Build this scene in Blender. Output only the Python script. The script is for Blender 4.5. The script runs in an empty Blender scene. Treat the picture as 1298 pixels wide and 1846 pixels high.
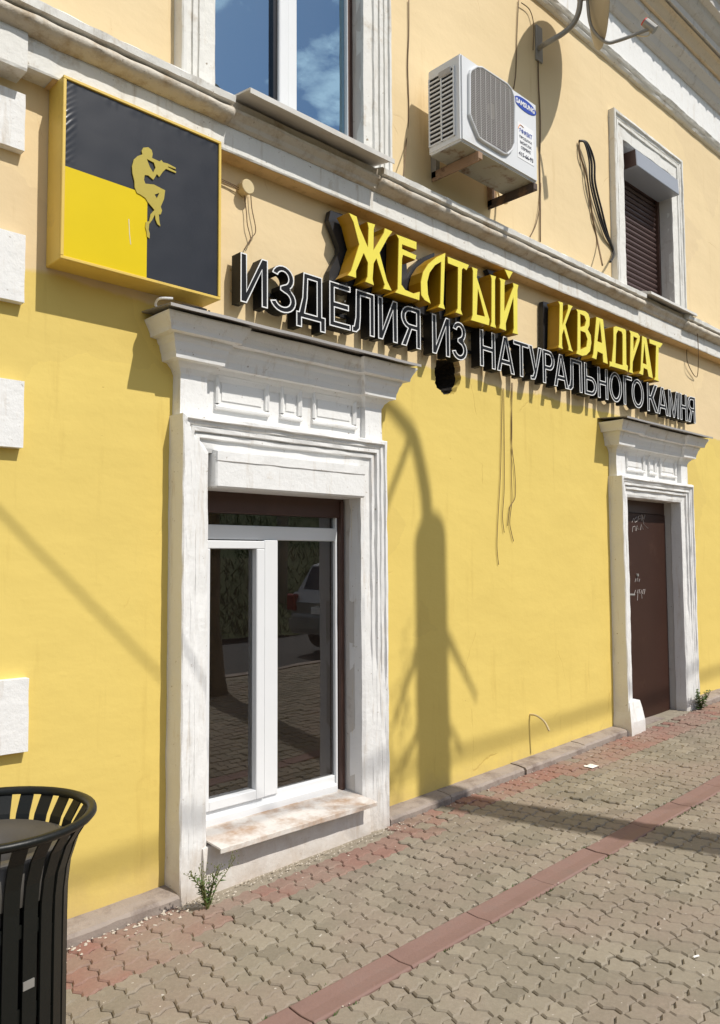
import bpy, bmesh, math, random
from math import sin, cos, pi, radians, sqrt, atan2
from mathutils import Vector, Matrix, noise
from mathutils.geometry import tessellate_polygon

scene = bpy.context.scene
COL = scene.collection
random.seed(7)

# ------------------------------------------------------------------ camera
# x runs along the facade, y into the wall (wall face at y = 0), z up; metres
PW, PH, FPX = 1298.0, 1846.0, 1430.0
YAW, PITCH, ROLL = radians(43.8), radians(3.5), radians(-0.31)
CAM = Vector((0, -3.4, 1.6))
_f = Vector((sin(YAW)*cos(PITCH), cos(YAW)*cos(PITCH), sin(PITCH)))
_r0 = Vector((cos(YAW), -sin(YAW), 0)); _u0 = _r0.cross(_f)
_r = cos(ROLL)*_r0 + sin(ROLL)*_u0
_u = -sin(ROLL)*_r0 + cos(ROLL)*_u0
cd = bpy.data.cameras.new('camera')
cd.sensor_fit = 'VERTICAL'; cd.sensor_height = 36.0; cd.lens = 36.0*FPX/PH
cd.clip_start = 0.05; cd.clip_end = 2000
cam = bpy.data.objects.new('camera', cd); COL.objects.link(cam)
cam.matrix_world = Matrix(((_r.x, _u.x, -_f.x, CAM.x), (_r.y, _u.y, -_f.y, CAM.y), (_r.z, _u.z, -_f.z, CAM.z), (0, 0, 0, 1)))
scene.camera = cam

# ------------------------------------------------------------------ sky and sun
SUN = Vector((0.26, -1.0, 1.30)).normalized()          # direction towards the sun
ELEV = math.asin(SUN.z); AZI = atan2(SUN.x, SUN.y)
w = bpy.data.worlds.new('World'); scene.world = w; w.use_nodes = True
nt = w.node_tree; nt.nodes.clear()
sky = nt.nodes.new('ShaderNodeTexSky'); sky.sky_type = 'NISHITA'; sky.sun_disc = False
sky.sun_elevation = ELEV; sky.sun_rotation = AZI; sky.air_density = 1.0; sky.dust_density = 0.8; sky.ozone_density = 1.5
tc = nt.nodes.new('ShaderNodeTexCoord')
sep = nt.nodes.new('ShaderNodeSeparateXYZ'); nt.links.new(tc.outputs['Generated'], sep.inputs[0])
mx = nt.nodes.new('ShaderNodeMath'); mx.operation = 'MAXIMUM'; mx.inputs[1].default_value = 0.08; nt.links.new(sep.outputs[2], mx.inputs[0])
dv = nt.nodes.new('ShaderNodeVectorMath'); dv.operation = 'DIVIDE'
cmb = nt.nodes.new('ShaderNodeCombineXYZ')
for i in range(3): nt.links.new(mx.outputs[0], cmb.inputs[i])
nt.links.new(tc.outputs['Generated'], dv.inputs[0]); nt.links.new(cmb.outputs[0], dv.inputs[1])
ns = nt.nodes.new('ShaderNodeTexNoise'); ns.inputs['Scale'].default_value = 3.4; ns.inputs['Detail'].default_value = 7; ns.inputs['Roughness'].default_value = 0.55
nt.links.new(dv.outputs[0], ns.inputs['Vector'])
cr = nt.nodes.new('ShaderNodeValToRGB'); cr.color_ramp.elements[0].position = 0.495; cr.color_ramp.elements[1].position = 0.575
cr.color_ramp.elements[1].color = (0.85, 0.85, 0.85, 1); nt.links.new(ns.outputs[0], cr.inputs[0])
mixc = nt.nodes.new('ShaderNodeMixRGB'); mixc.inputs[2].default_value = (12.0, 12.2, 12.6, 1)
nt.links.new(cr.outputs[0], mixc.inputs[0]); nt.links.new(sky.outputs[0], mixc.inputs[1])
bg = nt.nodes.new('ShaderNodeBackground'); bg.inputs[1].default_value = 0.10
out = nt.nodes.new('ShaderNodeOutputWorld')
nt.links.new(mixc.outputs[0], bg.inputs[0]); nt.links.new(bg.outputs[0], out.inputs[0])
sl = bpy.data.lights.new('sun', 'SUN'); sl.energy = 4.2; sl.angle = radians(0.53); sl.color = (1.0, 0.955, 0.88)
so = bpy.data.objects.new('sun', sl); COL.objects.link(so)
so.rotation_euler = SUN.to_track_quat('Z', 'Y').to_euler(); so.location = (3, -6, 12)
scene.view_settings.view_transform = 'Standard'; scene.view_settings.look = 'None'
scene.view_settings.exposure = 0.0; scene.view_settings.gamma = 1.0

# ------------------------------------------------------------------ pixels of the photograph to points
def ray(px, py):
    return (_f*FPX + _r*(px - PW/2) - _u*(py - PH/2)).normalized()
def Wp(px, py, dep=0.0):
    """point on the plane 'dep' metres in front of the wall"""
    d = ray(px, py); t = (-dep - CAM.y)/d.y
    return CAM + d*t
def proj(p):
    v = Vector(p) - CAM; q = v.dot(_f)
    return (PW/2 + FPX*v.dot(_r)/q, PH/2 - FPX*v.dot(_u)/q, q)
GS, GZ = 0.02847, -0.0268
def gz(x): return GZ + GS*x            # the pavement climbs gently along the street
def Gp(px, py):
    d = ray(px, py); t = (GZ + GS*CAM.x - CAM.z)/(d.z - GS*d.x)
    return CAM + d*t

# ------------------------------------------------------------------ materials
def newmat(name):
    m = bpy.data.materials.new(name); m.use_nodes = True
    t = m.node_tree; b = t.nodes['Principled BSDF']
    return m, t, b
def L(t, a, b): t.links.new(a, b)
def nnoise(t, vec, scale, detail=4, rough=0.55):
    n = t.nodes.new('ShaderNodeTexNoise'); n.inputs['Scale'].default_value = scale
    n.inputs['Detail'].default_value = detail; n.inputs['Roughness'].default_value = rough
    L(t, vec, n.inputs['Vector']); return n.outputs[0]
def nnoise_col(t, vec, scale):
    n = t.nodes.new('ShaderNodeTexNoise'); n.inputs['Scale'].default_value = scale; n.inputs['Detail'].default_value = 5
    L(t, vec, n.inputs['Vector']); return n.outputs[1]
def ramp(t, src, p0, p1, c0=(0, 0, 0, 1), c1=(1, 1, 1, 1)):
    r = t.nodes.new('ShaderNodeValToRGB'); e = r.color_ramp.elements
    e[0].position = p0; e[1].position = p1; e[0].color = c0; e[1].color = c1
    L(t, src, r.inputs[0]); return r.outputs[0]
def mix(t, f, a, b, mode='MIX'):
    n = t.nodes.new('ShaderNodeMixRGB'); n.blend_type = mode
    for i, v in ((0, f), (1, a), (2, b)):
        if hasattr(v, 'links'): L(t, v, n.inputs[i])
        elif i == 0: n.inputs[0].default_value = v
        else: n.inputs[i].default_value = (v[0], v[1], v[2], 1)
    return n.outputs[0]
def posn(t, scale=None):
    g = t.nodes.new('ShaderNodeNewGeometry')
    if scale is None: return g.outputs['Position']
    m = t.nodes.new('ShaderNodeMapping'); m.inputs['Scale'].default_value = scale
    L(t, g.outputs['Position'], m.inputs[0]); return m.outputs[0]
def bump(t, b, h, strength=0.3, dist=0.01, prev=None):
    n = t.nodes.new('ShaderNodeBump'); n.inputs['Strength'].default_value = strength; n.inputs['Distance'].default_value = dist
    L(t, h, n.inputs['Height'])
    if prev is not None: L(t, prev, n.inputs['Normal'])
    L(t, n.outputs[0], b.inputs['Normal']); return n.outputs[0]
def simple(name, col, rough=0.6, metal=0.0, var=0.12, vs=6.0, bs=60.0, bst=0.15, spec=0.4, dirt=None, dirt_p=(0.55, 0.72), dirt_s=3.0, bd=0.004):
    m, t, b = newmat(name)
    p = posn(t)
    v = nnoise(t, p, vs, 5)
    c = mix(t, v, tuple(x*(1-var) for x in col), tuple(min(1, x*(1+var)) for x in col))
    if dirt is not None:
        d = nnoise(t, p, dirt_s, 9, 0.68)
        c = mix(t, ramp(t, d, *dirt_p), c, dirt)
    L(t, c, b.inputs['Base Color'])
    b.inputs['Roughness'].default_value = rough; b.inputs['Metallic'].default_value = metal
    b.inputs['Specular IOR Level'].default_value = spec
    if bst > 0: bump(t, b, nnoise(t, p, bs, 4), bst, bd)
    return m

MAT = {}
def build_wall_material():
    m, t, b = newmat('plaster_paint'); p = posn(t)
    s = t.nodes.new('ShaderNodeSeparateXYZ'); L(t, p, s.inputs[0])
    n1 = nnoise(t, p, 3.0, 6, 0.6)
    a = t.nodes.new('ShaderNodeMath'); a.operation = 'MULTIPLY_ADD'; a.inputs[1].default_value = 0.10; L(t, n1, a.inputs[0]); L(t, s.outputs[2], a.inputs[2])
    up = ramp(t, a.outputs[0], 0.0, 1.0)
    mr = t.nodes.new('ShaderNodeMapRange'); mr.inputs[1].default_value = 2.895; mr.inputs[2].default_value = 2.915; L(t, a.outputs[0], mr.inputs[0])
    c = mix(t, mr.outputs[0], (0.735, 0.560, 0.158), (0.765, 0.600, 0.355))
    big = nnoise(t, p, 1.3, 5, 0.6)
    c = mix(t, ramp(t, big, 0.35, 0.7), c, mix(t, 1.0, c, (0.955, 0.95, 0.93), 'MULTIPLY'))
    strk = nnoise(t, posn(t, (5.0, 5.0, 0.5)), 2.0, 6, 0.65)
    c = mix(t, ramp(t, strk, 0.58, 0.80), c, mix(t, 1.0, c, (0.86, 0.82, 0.76), 'MULTIPLY'))
    spots = nnoise(t, p, 42.0, 3, 0.6)
    c = mix(t, ramp(t, spots, 0.735, 0.76), c, mix(t, 1.0, c, (0.62, 0.52, 0.42), 'MULTIPLY'))
    # splashed, worn foot of the wall
    foot = t.nodes.new('ShaderNodeMapRange'); foot.inputs[1].default_value = 0.42; foot.inputs[2].default_value = 0.10
    fa = t.nodes.new('ShaderNodeMath'); fa.operation = 'MULTIPLY_ADD'; fa.inputs[1].default_value = 0.35; L(t, nnoise(t, p, 5.0, 7, 0.7), fa.inputs[0]); L(t, s.outputs[2], fa.inputs[2])
    L(t, fa.outputs[0], foot.inputs[0])
    c = mix(t, foot.outputs[0], c, (0.50, 0.36, 0.16))
    # a few patched areas in a slightly different batch of paint
    pv = t.nodes.new('ShaderNodeTexVoronoi'); pv.inputs['Scale'].default_value = 0.9
    L(t, mix(t, 0.35, p, nnoise_col(t, p, 2.5), 'ADD'), pv.inputs['Vector'])
    pr = t.nodes.new('ShaderNodeSeparateColor'); L(t, pv.outputs['Color'], pr.inputs[0])
    c = mix(t, ramp(t, pr.outputs[0], 0.80, 0.81), c, mix(t, 1.0, c, (0.955, 0.95, 0.96), 'MULTIPLY'))
    vo = t.nodes.new('ShaderNodeTexVoronoi'); vo.feature = 'DISTANCE_TO_EDGE'; vo.inputs['Scale'].default_value = 1.1
    L(t, mix(t, 0.16, p, nnoise_col(t, p, 3.0), 'ADD'), vo.inputs['Vector'])
    ck = ramp(t, vo.outputs[0], 0.0, 0.005)
    msk = ramp(t, nnoise(t, p, 1.9, 3), 0.57, 0.62, (1, 1, 1, 1), (0, 0, 0, 1))
    ck2 = mix(t, msk, ck, (1, 1, 1))
    c = mix(t, ck2, mix(t, 1.0, c, (0.86, 0.81, 0.75), 'MULTIPLY'), c)
    L(t, c, b.inputs['Base Color']); b.inputs['Roughness'].default_value = 0.72; b.inputs['Specular IOR Level'].default_value = 0.25
    b1 = bump(t, b, nnoise(t, posn(t, (1, 1, 1.8)), 2.2, 4, 0.5), 0.30, 0.03)
    b2 = bump(t, b, nnoise(t, p, 30.0, 5, 0.65), 0.13, 0.006, b1)
    bump(t, b, ck2, 0.35, 0.004, b2)
    return m
MAT['wall'] = build_wall_material()
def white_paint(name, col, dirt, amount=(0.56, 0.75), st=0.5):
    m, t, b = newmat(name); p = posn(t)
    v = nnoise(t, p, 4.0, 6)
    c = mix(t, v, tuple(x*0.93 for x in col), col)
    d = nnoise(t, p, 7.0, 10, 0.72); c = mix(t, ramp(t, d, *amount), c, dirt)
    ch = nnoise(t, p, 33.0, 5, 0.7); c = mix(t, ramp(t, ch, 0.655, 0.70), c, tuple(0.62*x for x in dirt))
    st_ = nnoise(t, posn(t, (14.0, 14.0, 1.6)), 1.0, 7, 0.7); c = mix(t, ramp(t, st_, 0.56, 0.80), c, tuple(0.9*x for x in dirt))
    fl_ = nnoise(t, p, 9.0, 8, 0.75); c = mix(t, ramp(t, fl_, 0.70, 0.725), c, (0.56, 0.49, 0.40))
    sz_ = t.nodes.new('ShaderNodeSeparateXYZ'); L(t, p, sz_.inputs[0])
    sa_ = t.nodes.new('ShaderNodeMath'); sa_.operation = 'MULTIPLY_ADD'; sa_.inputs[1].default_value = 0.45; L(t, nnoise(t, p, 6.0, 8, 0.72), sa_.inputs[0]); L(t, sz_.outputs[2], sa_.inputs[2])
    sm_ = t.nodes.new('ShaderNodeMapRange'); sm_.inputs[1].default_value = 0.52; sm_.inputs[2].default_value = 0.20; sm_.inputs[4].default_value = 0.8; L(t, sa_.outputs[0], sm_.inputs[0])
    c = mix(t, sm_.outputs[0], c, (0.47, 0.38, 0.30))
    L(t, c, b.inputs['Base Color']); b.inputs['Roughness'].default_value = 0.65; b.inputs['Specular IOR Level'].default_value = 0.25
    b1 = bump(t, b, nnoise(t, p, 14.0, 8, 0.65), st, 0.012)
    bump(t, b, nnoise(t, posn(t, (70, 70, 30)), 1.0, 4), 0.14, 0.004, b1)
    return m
MAT['white'] = white_paint('white_limewash', (0.80, 0.795, 0.78), (0.58, 0.50, 0.40), (0.62, 0.84))
MAT['trim'] = white_paint('weathered_limewash', (0.75, 0.735, 0.69), (0.45, 0.37, 0.27), (0.56, 0.76))
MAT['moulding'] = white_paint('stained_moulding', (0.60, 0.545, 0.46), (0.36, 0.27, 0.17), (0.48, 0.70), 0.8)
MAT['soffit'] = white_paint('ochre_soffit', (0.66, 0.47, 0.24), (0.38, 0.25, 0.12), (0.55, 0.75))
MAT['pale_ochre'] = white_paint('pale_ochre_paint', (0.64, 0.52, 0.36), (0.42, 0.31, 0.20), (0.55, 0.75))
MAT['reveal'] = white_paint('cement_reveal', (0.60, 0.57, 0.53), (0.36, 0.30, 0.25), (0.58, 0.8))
MAT['pvc'] = simple('white_plastic', (0.74, 0.75, 0.76), 0.35, var=0.04, bst=0.03, dirt=(0.55, 0.50, 0.43), dirt_p=(0.62, 0.85))
MAT['tin'] = simple('painted_tin', (0.60, 0.58, 0.54), 0.45, var=0.1, bst=0.06, dirt=(0.42, 0.31, 0.22), dirt_p=(0.56, 0.8))
MAT['rusty_tin'] = simple('rusty_tin', (0.66, 0.62, 0.57), 0.5, var=0.10, bst=0.1, dirt=(0.42, 0.29, 0.20), dirt_p=(0.43, 0.64), dirt_s=7)
MAT['galv'] = simple('galvanised_sheet', (0.33, 0.31, 0.29), 0.5, metal=0.25, var=0.2, bst=0.1)
MAT['brown'] = simple('brown_paint', (0.075, 0.038, 0.028), 0.42, var=0.25, bst=0.08, dirt=(0.16, 0.09, 0.06), dirt_p=(0.62, 0.8))
MAT['door'] = simple('brown_door_paint', (0.042, 0.019, 0.013), 0.5, var=0.22, vs=2.5, bst=0.08, bs=25, spec=0.2, dirt=(0.075, 0.04, 0.028), dirt_p=(0.58, 0.8))
MAT['slat'] = simple('brown_shutter', (0.085, 0.052, 0.048), 0.45, var=0.12, bst=0.05)
MAT['steelgrey'] = simple('grey_shutter_box', (0.30, 0.32, 0.36), 0.4, var=0.06, bst=0.04)
MAT['dark'] = simple('dark_interior', (0.020, 0.018, 0.017), 0.9, var=0.3, bst=0)
MAT['dark_brown'] = simple('interior_post', (0.10, 0.07, 0.06), 0.7, var=0.2, bst=0)
MAT['black'] = simple('black_enamel', (0.012, 0.012, 0.013), 0.28, var=0.3, bst=0.05, spec=0.5)
MAT['black_face'] = simple('black_acrylic', (0.007, 0.007, 0.008), 0.5, var=0.3, bst=0.05, bs=14, spec=0.22, dirt=(0.022, 0.02, 0.018), dirt_p=(0.6, 0.8))
MAT['outline'] = simple('white_tube', (0.80, 0.80, 0.79), 0.5, var=0.04, bst=0)
MAT['yellow_face'] = simple('yellow_acrylic', (0.80, 0.69, 0.085), 0.35, var=0.06, bst=0.03)
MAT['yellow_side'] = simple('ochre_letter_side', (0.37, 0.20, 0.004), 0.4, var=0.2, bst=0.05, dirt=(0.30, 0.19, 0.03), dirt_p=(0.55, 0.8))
MAT['backing'] = simple('dark_backing', (0.020, 0.020, 0.022), 0.45, var=0.2, bst=0.05)
MAT['film_dark'] = simple('charcoal_film', (0.013, 0.014, 0.018), 0.30, var=0.2, bs=9, bst=0.10, spec=0.6)
MAT['film_yellow'] = simple('yellow_film', (0.70, 0.52, 0.004), 0.4, var=0.05, bs=9, bst=0.05, spec=0.2)
MAT['film_figure'] = simple('ochre_film', (0.44, 0.35, 0.05), 0.45, var=0.05, bst=0.0)
MAT['frame_yellow'] = simple('yellow_box_frame', (0.70, 0.49, 0.10), 0.45, var=0.12, bst=0.05, dirt=(0.42, 0.27, 0.07), dirt_p=(0.58, 0.8))
MAT['ac_white'] = simple('ac_casing', (0.70, 0.71, 0.72), 0.4, var=0.04, bst=0.03, dirt=(0.52, 0.49, 0.45), dirt_p=(0.62, 0.85))
MAT['ac_under'] = simple('ac_base_pan', (0.36, 0.34, 0.27), 0.6, var=0.15, bst=0.1, dirt=(0.16, 0.09, 0.05), dirt_p=(0.52, 0.66), dirt_s=9)
MAT['ac_grille'] = simple('ac_grille', (0.42, 0.40, 0.38), 0.5, var=0.05, bst=0)
MAT['blue'] = simple('blue_print', (0.02, 0.06, 0.36), 0.4, var=0.03, bst=0)
MAT['print_white'] = simple('white_print', (0.82, 0.82, 0.82), 0.45, var=0.02, bst=0)
MAT['print_black'] = simple('dark_print', (0.03, 0.03, 0.05), 0.5, var=0.02, bst=0)
MAT['print_orange'] = simple('orange_print', (0.75, 0.25, 0.03), 0.5, var=0.02, bst=0)
MAT['rust'] = simple('rusty_steel', (0.33, 0.21, 0.13), 0.7, var=0.25, bst=0.35, dirt=(0.10, 0.055, 0.035), dirt_p=(0.50, 0.66), dirt_s=11)
MAT['rust_dark'] = simple('dark_rusty_steel', (0.10, 0.07, 0.055), 0.7, var=0.3, bst=0.35, dirt=(0.24, 0.14, 0.08), dirt_p=(0.52, 0.68), dirt_s=11)
MAT['metal'] = simple('grey_tube', (0.30, 0.29, 0.27), 0.45, metal=0.3, var=0.15, bst=0.1)
MAT['dish'] = simple('dish_metal', (0.42, 0.37, 0.28), 0.5, var=0.08, bst=0.04)
MAT['red_plastic'] = simple('red_plastic', (0.55, 0.06, 0.05), 0.4, var=0.1, bst=0)
MAT['wire_black'] = simple('black_cable', (0.018, 0.016, 0.015), 0.5, var=0.2, bst=0)
MAT['wire_brown'] = simple('brown_wire', (0.16, 0.10, 0.05), 0.6, var=0.2, bst=0)
MAT['wire_pale'] = simple('pale_wire', (0.62, 0.50, 0.28), 0.6, var=0.15, bst=0)
MAT['kerb'] = simple('kerb_concrete', (0.31, 0.26, 0.225), 0.85, var=0.18, vs=9, bst=0.6, bs=90, dirt=(0.17, 0.13, 0.11), dirt_p=(0.48, 0.68), dirt_s=6)
MAT['channel'] = simple('red_concrete_channel', (0.225, 0.138, 0.115), 0.8, var=0.22, vs=5, bst=0.4, bs=70, dirt=(0.20, 0.135, 0.115), dirt_p=(0.48, 0.7), dirt_s=5)
MAT['joint'] = simple('joint_sand', (0.29, 0.25, 0.19), 0.95, var=0.35, vs=20, bst=0.7, bs=180, dirt=(0.09, 0.10, 0.04), dirt_p=(0.58, 0.7))
MAT['asphalt'] = simple('asphalt', (0.055, 0.053, 0.05), 0.85, var=0.25, vs=4, bst=0.6, bs=160)
MAT['soil'] = simple('grass_bank_ground', (0.055, 0.075, 0.022), 0.95, var=0.25, vs=3, bst=0.4, bs=60, dirt=(0.08, 0.085, 0.03), dirt_p=(0.5, 0.7))
MAT['grass'] = simple('grass_blades', (0.075, 0.105, 0.028), 0.7, var=0.35, vs=2.0, bst=0)
MAT['leaf'] = simple('leaf_green', (0.075, 0.13, 0.03), 0.55, var=0.3, vs=20, bst=0)
MAT['stem'] = simple('plant_stem', (0.16, 0.17, 0.06), 0.7, var=0.2, bst=0)
MAT['flower'] = simple('tiny_flowers', (0.62, 0.60, 0.45), 0.7, var=0.1, bst=0)
MAT['bark'] = simple('bark', (0.13, 0.11, 0.085), 0.9, var=0.3, bst=0.8, bs=25, bd=0.02)
MAT['wood_pole'] = simple('concrete_pole', (0.33, 0.31, 0.28), 0.85, var=0.1, bst=0.3)
MAT['car'] = simple('silver_car_paint', (0.36, 0.36, 0.35), 0.25, metal=0.4, var=0.02, bst=0)
MAT['rubber'] = simple('tyre_rubber', (0.02, 0.02, 0.02), 0.8, var=0.2, bst=0.1)
MAT['car_glass'] = simple('car_window', (0.015, 0.017, 0.018), 0.06, var=0.05, bst=0)
MAT['taillight'] = simple('tail_light', (0.20, 0.015, 0.012), 0.2, var=0.05, bst=0)
MAT['liner'] = simple('bin_liner_metal', (0.085, 0.078, 0.070), 0.42, metal=0.3, var=0.2, bst=0.06)
MAT['bin'] = simple('black_bin_paint', (0.007, 0.008, 0.007), 0.40, var=0.3, bst=0.1, bs=120, spec=0.32, dirt=(0.022, 0.018, 0.014), dirt_p=(0.6, 0.8))
MAT['paper'] = simple('litter_paper', (0.78, 0.76, 0.72), 0.8, var=0.05, bst=0)
MAT['grit'] = simple('pale_grit', (0.52, 0.46, 0.38), 0.9, var=0.3, vs=40, bst=0.2)
MAT['roofing'] = simple('fibre_cement_roofing', (0.33, 0.32, 0.31), 0.9, var=0.15, bst=0.4)
MAT['chalk'] = simple('scratched_paint', (0.42, 0.38, 0.36), 0.8, var=0.1, bst=0)
MAT['cavity'] = simple('black_cavity', (0.016, 0.013, 0.011), 0.95, var=0.5, bst=0.8, bs=30, bd=0.02)  # near-black all through the hollow

def glass_mat(name, ior, tint, refl=(1, 1, 1), dust=0.026):
    m = bpy.data.materials.new(name); m.use_nodes = True; t = m.node_tree; t.nodes.clear()
    o = t.nodes.new('ShaderNodeOutputMaterial'); mxs = t.nodes.new('ShaderNodeMixShader')
    fr = t.nodes.new('ShaderNodeFresnel'); fr.inputs[0].default_value = ior
    tr = t.nodes.new('ShaderNodeBsdfTransparent'); tr.inputs[0].default_value = (*tint, 1)
    gl = t.nodes.new('ShaderNodeBsdfGlossy'); gl.inputs['Roughness'].default_value = 0.0; gl.inputs['Color'].default_value = (*refl, 1)
    p = posn(t); bn = t.nodes.new('ShaderNodeBump'); bn.inputs['Strength'].default_value = 0.09; bn.inputs['Distance'].default_value = 0.01
    L(t, nnoise(t, p, 2.2, 1), bn.inputs['Height']); L(t, bn.outputs[0], gl.inputs['Normal'])
    L(t, fr.outputs[0], mxs.inputs[0]); L(t, tr.outputs[0], mxs.inputs[1]); L(t, gl.outputs[0], mxs.inputs[2]); 
    ds = t.nodes.new('ShaderNodeBsdfDiffuse'); ds.inputs[0].default_value = (0.5, 0.36, 0.30, 1)
    m2 = t.nodes.new('ShaderNodeMixShader'); dn = nnoise(t, posn(t, (3, 3, 1)), 2.0, 8, 0.7)
    mr = t.nodes.new('ShaderNodeMapRange'); mr.inputs[1].default_value = 0.3; mr.inputs[2].default_value = 0.8; mr.inputs[3].default_value = 0.005; mr.inputs[4].default_value = dust; L(t, dn, mr.inputs[0])
    L(t, mr.outputs[0], m2.inputs[0]); L(t, mxs.outputs[0], m2.inputs[1]); L(t, ds.outputs[0], m2.inputs[2]); L(t, m2.outputs[0], o.inputs[0])
    return m
MAT['glass'] = glass_mat('window_glass', 2.25, (0.75, 0.78, 0.76))
MAT['glass_sky_tint'] = glass_mat('sky_tinted_window_glass', 6.5, (0.6, 0.66, 0.64), (0.52, 0.80, 1.0))  # sky blue put into the reflection colour, mirror strength raised

def paver_mat(name, ca, cb, cc):
    m, t, b = newmat(name); p = posn(t)
    oi = t.nodes.new('ShaderNodeObjectInfo'); g = t.nodes.new('ShaderNodeNewGeometry')
    ad = t.nodes.new('ShaderNodeMath'); ad.operation = 'ADD'; L(t, oi.outputs['Random'], ad.inputs[0]); L(t, g.outputs['Random Per Island'], ad.inputs[1])
    fr = t.nodes.new('ShaderNodeMath'); fr.operation = 'FRACT'; L(t, ad.outputs[0], fr.inputs[0])
    c = mix(t, fr.outputs[0], ca, cb)
    c = mix(t, ramp(t, nnoise(t, p, 1.6, 5, 0.6), 0.42, 0.68), c, cc)
    sp = nnoise(t, p, 60, 4, 0.7); c = mix(t, ramp(t, sp, 0.42, 0.75), mix(t, 1.0, c, (0.85, 0.84, 0.83), 'MULTIPLY'), c)
    wh = nnoise(t, p, 34, 2, 0.5); c = mix(t, ramp(t, wh, 0.735, 0.75), c, (0.50, 0.46, 0.40))
    L(t, c, b.inputs['Base Color']); b.inputs['Roughness'].default_value = 0.85; b.inputs['Specular IOR Level'].default_value = 0.2
    b1 = bump(t, b, nnoise(t, p, 9, 5, 0.6), 0.35, 0.01)
    bump(t, b, nnoise(t, p, 130, 4, 0.7), 0.45, 0.003, b1)
    return m
MAT['paver'] = paver_mat('buff_paver', (0.322, 0.283, 0.220), (0.228, 0.200, 0.153), (0.298, 0.240, 0.193))
MAT['paver_red'] = paver_mat('red_paver', (0.30, 0.160, 0.128), (0.29, 0.20, 0.16), (0.31, 0.240, 0.192))

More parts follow.
